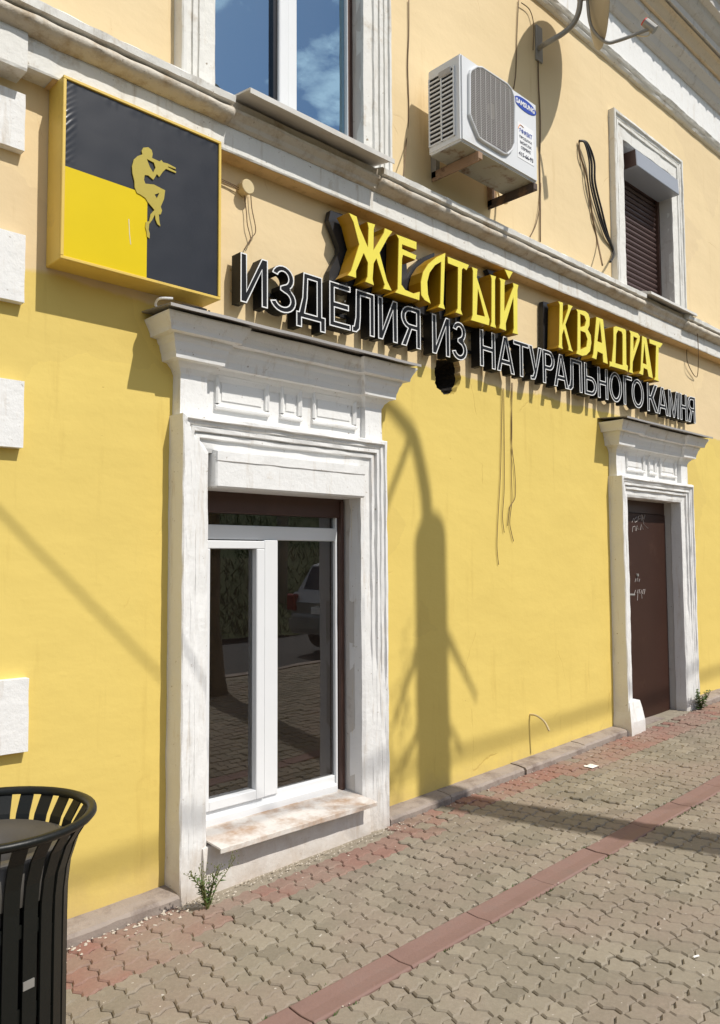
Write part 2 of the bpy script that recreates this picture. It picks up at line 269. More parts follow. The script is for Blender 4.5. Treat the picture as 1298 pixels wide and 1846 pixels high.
# ------------------------------------------------------------------ mesh tools
def nz(v, f=7.0): return noise.noise(Vector(v)*f)
class MB:
    def __init__(s): s.v = []; s.f = []; s.mi = []
    def add(s, vs, fs, mi=0):
        o = len(s.v); s.v += [tuple(v) for v in vs]
        s.f += [tuple(i+o for i in f) for f in fs]; s.mi += [mi]*len(fs); return s
    def box(s, x0, x1, y0, y1, z0, z1, mi=0):
        vs = [(x, y, z) for x in (x0, x1) for y in (y0, y1) for z in (z0, z1)]
        return s.add(vs, [(0, 1, 3, 2), (4, 6, 7, 5), (0, 4, 5, 1), (2, 3, 7, 6), (0, 2, 6, 4), (1, 5, 7, 3)], mi)
    def quadbox(s, q, back, mi=0):
        """q: four front corners; back: vector to the rear face"""
        q = [Vector(p) for p in q]; b = Vector(back); vs = q + [p+b for p in q]
        return s.add(vs, [(0, 1, 2, 3), (7, 6, 5, 4), (0, 4, 5, 1), (1, 5, 6, 2), (2, 6, 7, 3), (3, 7, 4, 0)], mi)
    def beam(s, a, b, wid, hgt, up=(0, 0, 1), mi=0):
        a = Vector(a); b = Vector(b); d = (b-a).normalized(); sd = d.cross(Vector(up)).normalized(); u = sd.cross(d)
        q = [a + sd*i*wid/2 + u*j*hgt/2 for i, j in ((-1, -1), (1, -1), (1, 1), (-1, 1))]
        return s.quadbox(q, b-a, mi)
    def tube(s, pts, r, n=6, cap=True, mi=0):
        pts = [Vector(p) for p in pts]; rs = r if isinstance(r, (list, tuple)) else [r]*len(pts)
        o = len(s.v); up = None; rings = []
        for i, p in enumerate(pts):
            d = (pts[min(i+1, len(pts)-1)] - pts[max(i-1, 0)]).normalized()
            if up is None: up = Vector((0, 0, 1)) if abs(d.z) < 0.9 else Vector((1, 0, 0))
            sd = d.cross(up).normalized(); up = sd.cross(d).normalized()
            rings.append([p + (sd*cos(2*pi*k/n) + up*sin(2*pi*k/n))*rs[i] for k in range(n)])
        vs = [q for rg in rings for q in rg]; fs = []
        for i in range(len(pts)-1):
            for k in range(n):
                a = i*n+k; b = i*n+(k+1) % n; fs.append((a, b, b+n, a+n))
        if cap: fs.append(tuple(range(n-1, -1, -1))); fs.append(tuple((len(pts)-1)*n+k for k in range(n)))
        return s.add(vs, fs, mi)
    def prism(s, polys, y0, y1, mi=0, side_mi=None, back=True):
        """polys: [outer, holes...] of (x, z); front face at y0, rear at y1"""
        ps = [[Vector((p[0], p[1], 0)) for p in q] for q in polys]
        tri = tessellate_polygon(ps); flat = [p for q in ps for p in q]
        n = len(flat); vs = [(p.x, y0, p.y) for p in flat] + [(p.x, y1, p.y) for p in flat]
        def area(t): a, b, c = (flat[i] for i in t); return (b-a).cross(c-a).z
        fr = [tuple(t) if area(t) > 0 else tuple(reversed(t)) for t in tri]
        s.add(vs, fr + ([tuple(i+n for i in reversed(t)) for t in fr] if back else []), mi)
        base = len(s.v) - len(vs); k = 0; sf = []
        for q in ps:
            m = len(q)
            for i in range(m): a = k+i; b = k+(i+1) % m; sf.append((base+a, base+b, base+b+n, base+a+n))
            k += m
        s.f += sf; s.mi += [side_mi if side_mi is not None else mi]*len(sf)
        return s
    def sweep_x(s, prof, x0, x1, step=0.06, amp=0.0, freq=9.0, closed=True, mi=0):
        """prof: (dep, z) points; swept along x with a slightly uneven surface"""
        n = max(1, int((x1-x0)/step)); m = len(prof); vs = []; fs = []
        for i in range(n+1):
            x = x0 + (x1-x0)*i/n
            for k, (d, z) in enumerate(prof):
                a = amp*nz((x, d*3+k*0.37, z), freq); bb = amp*nz((x+9, d*3+k*0.37, z), freq)
                vs.append((x, -d-a, z+bb))
        lim = m if closed else m-1
        for i in range(n):
            for k in range(lim):
                a = i*m+k; b = i*m+(k+1) % m; fs.append((a, b, b+m, a+m))
        if closed: fs.append(tuple(range(m-1, -1, -1))); fs.append(tuple(n*m+k for k in range(m)))
        return s.add(vs, fs, mi)
    def frame(s, x0, x1, z0, z1, prof, step=0.05, amp=0.0, bottom=False, freq=9.0, mi=0, wear=None):
        """architrave round an opening: prof (u outward, dep), mitred corners"""
        m = len(prof); path = []
        nv = max(1, int((z1-z0)/step)); nh = max(1, int((x1-x0)/step))
        P = []
        for i in range(nv): P.append((0, i/nv))
        for i in range(nh): P.append((1, i/nh))
        for i in range(nv+1): P.append((2, i/nv))
        vs = []; fs = []
        for (sd, t) in P:
            for k, (u, d) in enumerate(prof):
                if sd == 0: x = x0-u; z = z0 + (z1+u-z0)*t
                elif sd == 1: x = x0-u + (x1-x0+2*u)*t; z = z1+u
                else: x = x1+u; z = z1+u + (z0-z1-u)*t
                if wear and 0.015 < u < 0.16:
                    wf = wear(sd, x, z); d = d*(1-wf)+(0.088+0.042*(u/0.172))*wf
                a = amp*nz((x*1.0+k, d*4, z), freq); b = amp*nz((x-5, d*4+k, z), freq)*0.7
                vs.append((x+b, -d-a, z + (b if sd == 1 else 0)))
        for i in range(len(P)-1):
            for k in range(m-1):
                a = i*m+k; b = a+1; fs.append((a, a+m, b+m, b))
        return s.add(vs, fs, mi)
    def levels(s, x0, x1, dep, lv, left=True, right=True, amp=0.0, step=0.05, mi=0):
        """stepped block: lv = (z, out) rings, flaring to the front and sides"""
        n = max(2, int((x1-x0)/step)); vs = []; fs = []; m = None
        for (z, o) in lv:
            xl = x0-(o if left else 0); xr = x1+(o if right else 0); d = dep+o; ring = [(xl, 0.0), (xl, d*0.5)]
            ring += [(xl+(xr-xl)*i/n, d) for i in range(n+1)] + [(xr, d*0.5), (xr, 0.0)]
            m = len(ring)
            for k, (x, dd) in enumerate(ring):
                a = amp*nz((x, dd*3, z*1.3), 9); b = amp*nz((x+3, dd*3, z*1.3), 9)
                vs.append((x+b*0.5, -(dd+a if dd > 0 else 0), z+b))
        for i in range(len(lv)-1):
            for k in range(m-1):
                a = i*m+k; fs.append((a, a+1, a+1+m, a+m))
        fs.append(tuple(range(m-1, -1, -1))); fs.append(tuple((len(lv)-1)*m+k for k in range(m)))
        return s.add(vs, fs, mi)
    def lathe(s, prof, cx, cy, n=32, mi=0):
        vs = []; fs = []; m = len(prof)
        for i in range(n):
            a = 2*pi*i/n
            for r, z in prof: vs.append((cx+r*cos(a), cy+r*sin(a), z))
        for i in range(n):
            for k in range(m-1):
                a = i*m+k; b = ((i+1) % n)*m+k; fs.append((a, b, b+1, a+1))
        return s.add(vs, fs, mi)
    def build(s, name, mat, parent=None, bevel=0.0, smooth=False, fix=True, seg=1):
        off = parent.matrix_world.translation if parent is not None else Vector((0, 0, 0))
        if parent is not None:
            o_ = parent; off = Vector((0, 0, 0))
            while o_ is not None: off = off + o_.location; o_ = o_.parent
        me = bpy.data.meshes.new(name)
        base = Vector((0, 0, 0))
        if parent is None:                       # put the origin at the thing's foot
            xs = [v[0] for v in s.v]; ys = [v[1] for v in s.v]; zs = [v[2] for v in s.v]
            base = Vector(((min(xs)+max(xs))/2, (min(ys)+max(ys))/2, min(zs)))
        sh = off + base
        me.from_pydata([(v[0]-sh.x, v[1]-sh.y, v[2]-sh.z) for v in s.v], [], s.f)
        mats = mat if isinstance(mat, (list, tuple)) else [mat]
        for k in mats: me.materials.append(MAT[k])
        if len(mats) > 1: me.polygons.foreach_set('material_index', s.mi)
        if fix or bevel > 0:
            bm = bmesh.new(); bm.from_mesh(me)
            if fix: bmesh.ops.recalc_face_normals(bm, faces=bm.faces)
            if bevel > 0:
                es = [e for e in bm.edges if len(e.link_faces) == 2 and e.calc_face_angle(0) > 0.5]
                bmesh.ops.bevel(bm, geom=es, offset=bevel, segments=seg, affect='EDGES', clamp_overlap=True)
            bm.to_mesh(me); bm.free()
        if smooth:
            me.shade_smooth()
        me.update()
        o = bpy.data.objects.new(name, me); o.location = base; COL.objects.link(o)
        if parent is not None: o.parent = parent
        return o
def tag(o, label=None, cat=None, group=None, kind=None):
    if label: o['label'] = label
    if cat: o['category'] = cat
    if group: o['group'] = group
    if kind: o['kind'] = kind
    return o
def empty(name, loc, **k):
    o = bpy.data.objects.new(name, None); o.location = loc; o.empty_display_size = 0.2; COL.objects.link(o)
    return tag(o, **k)
def ccw(p):
    a = sum(p[i][0]*p[(i+1) % len(p)][1]-p[(i+1) % len(p)][0]*p[i][1] for i in range(len(p)))
    return list(p) if a > 0 else list(reversed(p))
def offset(poly, d):
    """move every edge of a CCW polygon inward by d (outward if negative)"""
    n = len(poly); o = []
    for i in range(n):
        p0 = Vector(poly[i-1][:2]); p1 = Vector(poly[i][:2]); p2 = Vector(poly[(i+1) % n][:2])
        e1 = (p1-p0); e2 = (p2-p1)
        if e1.length < 1e-9 or e2.length < 1e-9: o.append(tuple(p1)); continue
        e1.normalize(); e2.normalize()
        n1 = Vector((-e1.y, e1.x)); n2 = Vector((-e2.y, e2.x)); b = n1+n2
        if b.length < 0.25: b = n1*0.6
        else: b = b/b.length_squared*2
        if b.length > 2.2: b = b.normalized()*2.2
        o.append(tuple(p1+b*d))
    return o
def catmull(pts, n=6):
    pts = [Vector(p) for p in pts]; o = []
    for i in range(len(pts)-1):
        p0 = pts[max(i-1, 0)]; p1 = pts[i]; p2 = pts[i+1]; p3 = pts[min(i+2, len(pts)-1)]
        for k in range(n):
            t = k/n
            o.append(0.5*((2*p1)+(p2-p0)*t+(2*p0-5*p1+4*p2-p3)*t*t+(3*p1-p0-3*p2+p3)*t**3))
    o.append(pts[-1]); return o
def circ(cx, cz, r, n=12): return [(cx+r*cos(2*pi*i/n), cz+r*sin(2*pi*i/n)) for i in range(n)]

# ================================================================== GROUND
KD = 0.125                                   # kerb depth in front of the wall
CH0, CH1 = 1.118, 1.262                      # red channel, distance from the wall
def sheet(name, x0, x1, y0, y1, dz, mat, n=1):
    mb = MB(); mb.add([(x0, y0, gz(x0)+dz), (x1, y0, gz(x1)+dz), (x1, y1, gz(x1)+dz), (x0, y1, gz(x0)+dz)], [(0, 1, 2, 3)])
    return mb.build(name, mat)
tag(sheet('ground', -400, 400, -500, 60, -0.35, 'soil'), kind='structure')
PX, PY0 = 0.104, 0.0993
ROAD_Y = -4.86
pavement = tag(sheet('pavement', -9, 22, ROAD_Y, 0.3, -0.0095, 'joint'), kind='structure')
def edge_y(p, q):   # joint running away from the wall
    return [p, (p[0]-0.011, p[1]+(q[1]-p[1])*0.33), (p[0]+0.011, p[1]+(q[1]-p[1])*0.66)]
def edge_x(p, q):
    return [p, (p[0]+(q[0]-p[0])*0.33, p[1]-0.008), (p[0]+(q[0]-p[0])*0.66, p[1]+0.010)]
def cell_outline(px, py):
    a, b, c, d = (0, 0), (px, 0), (px, -py), (0, -py)
    top = edge_x(a, b); right = edge_y(b, c)
    bot = list(reversed(edge_x(d, c)+[c]))[:-1]; left = list(reversed(edge_y(a, d)+[d]))[:-1]
    return ccw(top+right+bot+left)
def paver_geom(px, py, seed):
    rnd = random.Random(seed)
    o = cell_outline(px, py); g = offset(o, 0.0019); h = offset(g, 0.0055)
    def j(p, a): return (p[0]+rnd.uniform(-a, a), p[1]+rnd.uniform(-a, a))
    g = [j(p, 0.0007) for p in g]; h = [j(p, 0.001) for p in h]
    n = len(o)
    vs = [(p[0]-px/2, p[1]+py/2, -0.030) for p in g] + [(p[0]-px/2, p[1]+py/2, -0.0060) for p in g] + [(p[0]-px/2, p[1]+py/2, 0.0) for p in h]
    fs = [tuple(range(2*n, 3*n))]
    for i in range(n):
        k = (i+1) % n
        fs += [(i, k, n+k, n+i), (n+i, n+k, 2*n+k, 2*n+i)]
    return vs, fs
NA = 10; PYA = (CH0-KD-0.004)/NA
cells = []
random.seed(3)
for reg, rows, py, ytop in (('a', NA, PYA, -KD-0.002), ('b', 35, 0.1025, -CH1-0.004)):
    for j in range(rows):
        for i in range(-30, 105):
            cx = i*PX+0.05+(0.012*sin(j*1.7)); cy = ytop-(j+0.5)*py
            if cy < ROAD_Y+0.06: continue
            if reg == 'a' and 1.98 < cx < 3.36 and cy > -0.19: continue
            if reg == 'a' and 6.25 < cx < 7.55 and cy > -0.16: continue
            red = False
            if reg == 'a':
                lim = -0.40 - 0.10*nz((cx*0.35, 2.2, 0), 2.0) - (0.10 if cx < 2.1 else 0.0)
                red = cy > lim and random.random() < 0.94
            c = (cx, cy, gz(cx))
            q = proj(c); vis = 0
            if q[2] > 0.3 and -40 < q[0] < PW+40 and 0 < q[1] < PH+40: vis = 1.0/q[2]**3
            cells.append([vis, c, red, py, reg])
cells.sort(key=lambda c: -c[0])
variants = {}
for reg, py in (('a', PYA), ('b', 0.1025)):
    for red in (False, True):
        for k in range(4):
            vs, fs = paver_geom(PX, py, k*7+1); me = bpy.data.meshes.new('paver')
            me.from_pydata(vs, [], fs); me.materials.append(MAT['paver_red' if red else 'paver']); me.update()
            variants[(reg, red, k)] = me
rest = {False: MB(), True: MB()}
tiltx = math.atan(GS)
for idx, (vis, c, red, py, reg) in enumerate(cells):
    k = random.randrange(4)
    rz = random.gauss(0, 0.012); rx = random.gauss(0, 0.020); ry = -tiltx+random.gauss(0, 0.020); dz = random.gauss(0, 0.0020)+0.004*nz((c[0], c[1], 0), 2.5)
    M = Matrix.Translation((c[0], c[1], c[2]+dz)) @ Matrix.Rotation(rz, 4, 'Z') @ Matrix.Rotation(rx, 4, 'X') @ Matrix.Rotation(ry, 4, 'Y')
    me = variants[(reg, red, k)]
    if idx < 300 and vis > 0:
        o = bpy.data.objects.new('paver', me); COL.objects.link(o); o.parent = pavement
        o.matrix_basis = Matrix.Translation(-pavement.location) @ M
    else:
        rest[red].add([M @ v.co for v in me.vertices], [tuple(p.vertices) for p in me.polygons])
for red in (False, True):
    o = rest[red].build('paving_field', 'paver_red' if red else 'paver', pavement, fix=False); o['kind'] = 'stuff'
    
# red concrete channel, in shallow trough pieces
channel = empty('drain_channel', (3, -(CH0+CH1)/2, gz(3)-0.02), kind='structure')
prof = [(0.0, -0.004), (0.008, 0.001), (0.03, -0.001), (0.072, -0.004), (0.114, -0.001), (0.136, 0.001), (0.144, -0.004)]
x = -6.13; ln = 0.497
while x < 12:
    mb = MB(); n = 8; vs = []; fs = []; m = len(prof)
    dzz = random.gauss(0, 0.0015)+0.001; dyy = random.gauss(0, 0.002)
    for i in range(n+1):
        xx = x+0.003+(ln-0.006)*i/n
        for u, z in prof: vs.append((xx, -CH0-u+dyy+0.002*nz((xx, u*5, 1), 6), gz(xx)+z+dzz+0.0015*nz((xx, u*9, 2), 8)))
    for i in range(n):
        for k in range(m-1): fs.append((i*m+k, i*m+k+1, (i+1)*m+k+1, (i+1)*m+k))
    o = len(vs)
    for i in (0, n):
        vs += [(vs[i*m][0], vs[i*m][1], vs[i*m][2]-0.05), (vs[i*m+m-1][0], vs[i*m+m-1][1], vs[i*m+m-1][2]-0.05)]
    fs += [tuple([o]+list(range(m))+[o+1]), tuple([o+2]+[n*m+k for k in range(m)]+[o+3]), tuple([o]+[i*m for i in range(n+1)]+[o+2]), tuple([o+1]+[i*m+m-1 for i in range(n+1)]+[o+3])]
    mb.add(vs, fs).build('channel_piece', 'channel', channel, bevel=0.002)
    x += ln
# kerb stones along the foot of the wall
kerb = empty('kerb', (4, -KD/2, gz(4)-0.05), kind='structure')
joints = [-4.0, -3.0, -2.0, -1.0, 0.02, 1.0, 1.99]
def kerb_run(js):
    for a, b in zip(js[:-1], js[1:]):
        mb = MB(); n = max(3, int((b-a)/0.05)); pr = [(-0.04, -0.08), (KD, -0.08), (KD+0.001, 0.030), (KD-0.010, 0.044), (0.06, 0.052), (-0.04, 0.056)]
        m = len(pr); vs = []; fs = []; dd = random.gauss(0, 0.004); dz = random.gauss(0, 0.003)
        for i in range(n+1):
            xx = a+0.004+(b-a-0.008)*i/n
            for k, (d, z) in enumerate(pr):
                amp = 0.006 if k in (2, 3) else 0.003
                vs.append((xx, -d-dd*(d > 0.05)+amp*nz((xx, k, 3), 8), gz(xx)+z+dz+amp*nz((xx, k, 8), 11)))
        for i in range(n):
            for k in range(m): fs.append((i*m+k, i*m+(k+1) % m, (i+1)*m+(k+1) % m, (i+1)*m+k))
        fs += [tuple(range(m-1, -1, -1)), tuple(n*m+k for k in range(m))]
        mb.add(vs, fs).build('kerb_stone', 'kerb', kerb)
kerb_run(joints); kerb_run([3.37, 3.92, 4.72, 5.52, 6.24]); kerb_run([7.56, 8.3, 9.2, 10.1, 11.0])
# road, far kerb and grass bank on the other side of the street
tag(sheet('road', -60, 80, -8.6, ROAD_Y-0.14, -0.12, 'asphalt'), kind='structure')
mb = MB(); mb.add([(x, y, gz(x)+z) for x in (-40, 60) for (y, z) in ((ROAD_Y-0.15, -0.2), (ROAD_Y-0.15, 0.005), (ROAD_Y, 0.005), (ROAD_Y, -0.2))], [(0, 1, 5, 4), (1, 2, 6, 5), (2, 3, 7, 6)])
tag(mb.build('road_kerb', 'kerb'), kind='structure')
mb = MB(); NX, NY = 70, 26; vs = []; fs = []
def bank(x, y):
    t = max(0.0, (-8.6-y)); return gz(x) - 0.10 + min(t, 16)*0.42 + 0.22*nz((x, y, 0), 0.5) + 0.10*nz((x, y, 4), 1.6)
for j in range(NY+1):
    for i in range(NX+1):
        xx = -30+70*i/NX; yy = -8.6-24*(j/NY)**1.4; vs.append((xx, yy, bank(xx, yy)))
for j in range(NY):
    for i in range(NX):
        a = j*(NX+1)+i; fs.append((a, a+1, a+NX+2, a+NX+1))
tag(mb.add(vs, fs).build('grass_bank', 'soil', smooth=True), kind='structure')
mb = MB(); random.seed(11)
for k in range(32000):
    xx = random.uniform(-6, 26); yy = -8.7-random.random()**1.5*14; zz = bank(xx, yy); h = random.uniform(0.06, 0.26); a = random.uniform(0, pi); ww = random.uniform(0.01, 0.03)
    lx, ly = random.gauss(0, 0.12), random.gauss(0, 0.12)
    mb.add([(xx-ww*cos(a), yy-ww*sin(a), zz-0.03), (xx+ww*cos(a), yy+ww*sin(a), zz-0.03), (xx+lx, yy+ly, zz+h)], [(0, 1, 2)])
tag(mb.build('grass', 'grass', fix=False), 'rough green grass growing on the bank across the road', 'grass', kind='stuff')

# ================================================================== BUILDING
bld = empty('building', (4.0, 0.6, 0.0), label='yellow plastered two storey building with white stone trim', cat='building')
XL, XR, ZT = -6.0, 15.0, 7.4
# openings (x0, x1, z0, z1)
SW = (2.15, 3.19, 0.20, 2.135)       # shop window
DR = (6.38, 7.42, 0.05, 2.135)       # door
UW = (2.20, 3.27, 3.99, 6.10-0.25)   # upper window
RW = (6.56, 7.53, 4.02, 5.40)        # shuttered window
HO = (3.935, 4.17, 2.66, 2.99)       # broken hole under the letters
hp = [Wp(x, y) for x, y in ((786, 655), (784, 668), (785, 680), (783, 688), (788, 700), (794, 704), (797, 709), (806, 713), (812, 710), (818, 712), (824, 702), (829, 692), (830, 672), (829, 658), (826, 648), (788, 646))]
hole_poly = ccw([(p.x, p.z) for p in hp])
hx = [p[0] for p in hole_poly]; hz = [p[1] for p in hole_poly]
HO = (min(hx)-0.05, max(hx)+0.05, min(hz)-0.05, max(hz)+0.05)
ops = [SW, DR, UW, RW, HO]
def wall_with_openings():
    xs = sorted({XL, XR, *[o[0] for o in ops], *[o[1] for o in ops]}); zs = sorted({-0.2, ZT, *[o[2] for o in ops], *[o[3] for o in ops]})
    def sub(l, st):
        r = []
        for a, b in zip(l[:-1], l[1:]):
            n = max(1, int((b-a)/st)); r += [a+(b-a)*i/n for i in range(n)]
        return r+[l[-1]]
    xs = sub(xs, 0.16); zs = sub(zs, 0.16); mb = MB(); idx = {}
    def V(i, k):
        if (i, k) not in idx:
            x, z = xs[i], zs[k]; d = 0.0
            d = 0.004*nz((x*1.0, 0.0, z), 1.6)+0.0022*nz((x, 5.0, z), 5.0)
            if HO[0]-0.01 < x < HO[1]+0.01 and HO[2]-0.01 < z < HO[3]+0.01: d = 0.0
            idx[(i, k)] = len(mb.v); mb.v.append((x, d, z))
        return idx[(i, k)]
    for i in range(len(xs)-1):
        for k in range(len(zs)-1):
            cx = (xs[i]+xs[i+1])/2; cz = (zs[k]+zs[k+1])/2
            if any(o[0] < cx < o[1] and o[2] < cz < o[3] for o in ops): continue
            mb.f.append((V(i, k), V(i+1, k), V(i+1, k+1), V(i, k+1))); mb.mi.append(0)
    return mb
wall = wall_with_openings().build('wall', 'wall', bld, smooth=True)
# plaster round the broken hole, and its cavity
mb = MB()
rect = [(HO[0], HO[2]), (HO[1], HO[2]), (HO[1], HO[3]), (HO[0], HO[3])]
rag = []
for i in range(len(hole_poly)):
    a = Vector(hole_poly[i]); b = Vector(hole_poly[(i+1) % len(hole_poly)])
    for t in (0, 0.33, 0.66): p = a.lerp(b, t); rag.append((p.x+random.gauss(0, 0.004), p.y+random.gauss(0, 0.004)))
mb.prism([rect, list(reversed(rag))], 0.0, 0.05, back=False)
hole = mb.build('wall_hole', 'wall', bld, fix=False)
mb = MB(); cxh = sum(p[0] for p in rag)/len(rag); czh = sum(p[1] for p in rag)/len(rag); vs = []; fs = []; n = len(rag)
for r_, d_ in ((1.06, 0.02), (0.95, 0.10), (0.6, 0.2), (0.1, 0.24)):
    for k, p in enumerate(rag): vs.append((cxh+(p[0]-cxh)*r_+0.01*nz((k, d_*9, 0), 3), d_+0.03*nz((k*0.7, d_*5, 2), 3), czh+(p[1]-czh)*r_))
for j in range(3):
    for k in range(n): fs.append((j*n+k, j*n+(k+1) % n, (j+1)*n+(k+1) % n, (j+1)*n+k))
fs.append(tuple(3*n+k for k in range(n)))
mb.add(vs, fs).build('cavity', 'cavity', hole, fix=False)
# quoins at the corner strip on the left
for (z0, z1, x1) in ((3.375, 3.625, 1.262), (2.71, 3.005, 1.275), (2.085, 2.37, 1.283), (0.81, 1.115, 1.328), (1.45, 1.74, 1.02)):
    n = 10; mb = MB(); pts = []; x1 *= 0.9876; z0 = 1.6+(z0-1.6)*0.9876; z1 = 1.6+(z1-1.6)*0.9876
    for i in range(n): pts.append((0.55+(x1-0.55)*i/n, z0+0.004*nz((i, z0, 0), 0.7)))
    for i in range(6): pts.append((x1+0.004*nz((i, z0, 5), 0.7), z0+(z1-z0)*i/6))
    for i in range(n): pts.append((x1-(x1-0.55)*i/n, z1+0.004*nz((i, z1, 9), 0.7)))
    pts.append((0.55, z1))
    mb.prism([pts], -0.042, 0.01); mb.build('quoin', 'white', bld, bevel=0.006)
# string course
mbt = MB()
fas = [(-0.01, 3.69), (0.10, 3.69), (0.103, 3.70), (0.10, 3.816), (-0.01, 3.816)]
mbt.sweep_x([(-0.01, 3.692), (0.098, 3.692), (0.102, 3.70), (0.102, 3.812), (0.095, 3.83), (-0.01, 3.83)], 1.223, 9.5, amp=0.0022)
mbt.sweep_x([(-0.01, 3.66), (0.118, 3.66), (0.122, 3.67), (0.122, 3.812), (0.115, 3.83), (-0.01, 3.83)], -4.0, 1.222, amp=0.004)
sc_fascia = mbt.build('string_course', 'trim', bld, smooth=False)
def torus_part(x0, x1, lip=True):
    mb = MB()
    pr = [(-0.01, 3.829), (0.104, 3.826), (0.125, 3.832)] + [(0.138+0.040*cos(a), 3.868+0.030*sin(a)) for a in [radians(d) for d in (-70, -40, -10, 20, 50, 80)]] + [(0.128, 3.904), (-0.01, 3.905)]
    mb.sweep_x(pr, x0, x1, step=0.03, amp=0.007, freq=10).build('torus_moulding', 'moulding', sc_fascia, smooth=True)
    if lip:
        mb = MB(); mb.sweep_x([(-0.01, 3.904), (0.135, 3.906), (0.178, 3.912), (0.182, 3.945), (0.165, 3.957), (0.02, 3.995), (-0.01, 3.997)], x0, x1, step=0.03, amp=0.005, freq=11)
        mb.build('drip_ledge', 'trim', sc_fascia)
torus_part(-4.0, 2.235); torus_part(3.305, 6.63); torus_part(7.50, 9.5)
for a, b in ((2.236, 3.304), (6.631, 7.499)):
    mb = MB(); mb.sweep_x([(-0.01, 3.829), (0.104, 3.827), (0.118, 3.838), (0.125, 3.86), (0.15, 3.885), (0.155, 3.90), (0.128, 3.904), (0.125, 3.955), (-0.01, 3.975)], a, b, amp=0.004)
    mb.build('apron_moulding', 'moulding', sc_fascia)
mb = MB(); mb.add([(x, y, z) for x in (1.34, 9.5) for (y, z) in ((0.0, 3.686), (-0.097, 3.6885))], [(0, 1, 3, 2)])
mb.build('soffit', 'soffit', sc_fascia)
# main cornice below the roof
mbc = MB(); mbc.sweep_x([(-0.01, 6.06), (0.030, 6.065), (0.045, 6.085), (0.030, 6.105), (0.022, 6.108), (0.050, 6.118), (0.062, 6.138), (0.045, 6.16), (0.02, 6.17), (-0.01, 6.17)], 1.0, 13, amp=0.006, step=0.06)
cornice = mbc.build('cornice', 'trim', bld)
mb = MB(); mb.sweep_x([(-0.01, 6.165), (0.018, 6.165), (0.022, 6.53), (-0.01, 6.53)], 1.0, 13, step=0.1, amp=0.003); mb.build('frieze', 'white', cornice)
mb = MB(); mb.sweep_x([(-0.01, 6.528), (0.05, 6.528), (0.075, 6.548), (0.09, 6.575), (0.10, 6.60), (0.165, 6.645), (0.17, 6.70), (-0.01, 6.70)], 1.0, 13, step=0.1, amp=0.003); mb.build('bed_moulding', 'reveal', cornice)
mb = MB(); mb.sweep_x([(-0.01, 6.699), (0.20, 6.699), (0.215, 6.73), (0.24, 6.77), (0.27, 6.79), (-0.01, 6.80)], 1.0, 13, step=0.1, amp=0.003); mb.build('ochre_band', 'pale_ochre', cornice)
mb = MB(); mb.sweep_x([(-0.01, 6.799), (0.29, 6.815), (0.295, 6.87), (0.33, 6.90), (0.36, 6.94), (0.38, 6.99), (0.44, 7.00), (0.445, 7.07), (0.50, 7.11), (0.50, 7.14), (-0.01, 7.14)], 1.0, 13, step=0.1, amp=0.003); mb.build('corona', 'reveal', cornice)
mb = MB(); vs = []; fs = []; n = 800; per = 0.205
for i in range(n+1):
    xx = 0.5+13*i/n; wv = 0.028*abs(sin(pi*xx/per))**0.9*2-0.028
    for (d, z) in ((0.60, 7.215), (0.60, 7.205), (-0.3, 7.42), (-0.3, 7.43)): vs.append((xx, -d, z+wv))
for i in range(n):
    for k in range(4): fs.append((i*4+k, i*4+(k+1) % 4, i*4+4+(k+1) % 4, i*4+4+k))
mb.add(vs, fs).build('roof_edge', 'roofing', bld)
mb = MB(); mb.box(XL, XR, 0.3, 6.0, 7.45, 7.55); mb.build('roof', 'roofing', bld)

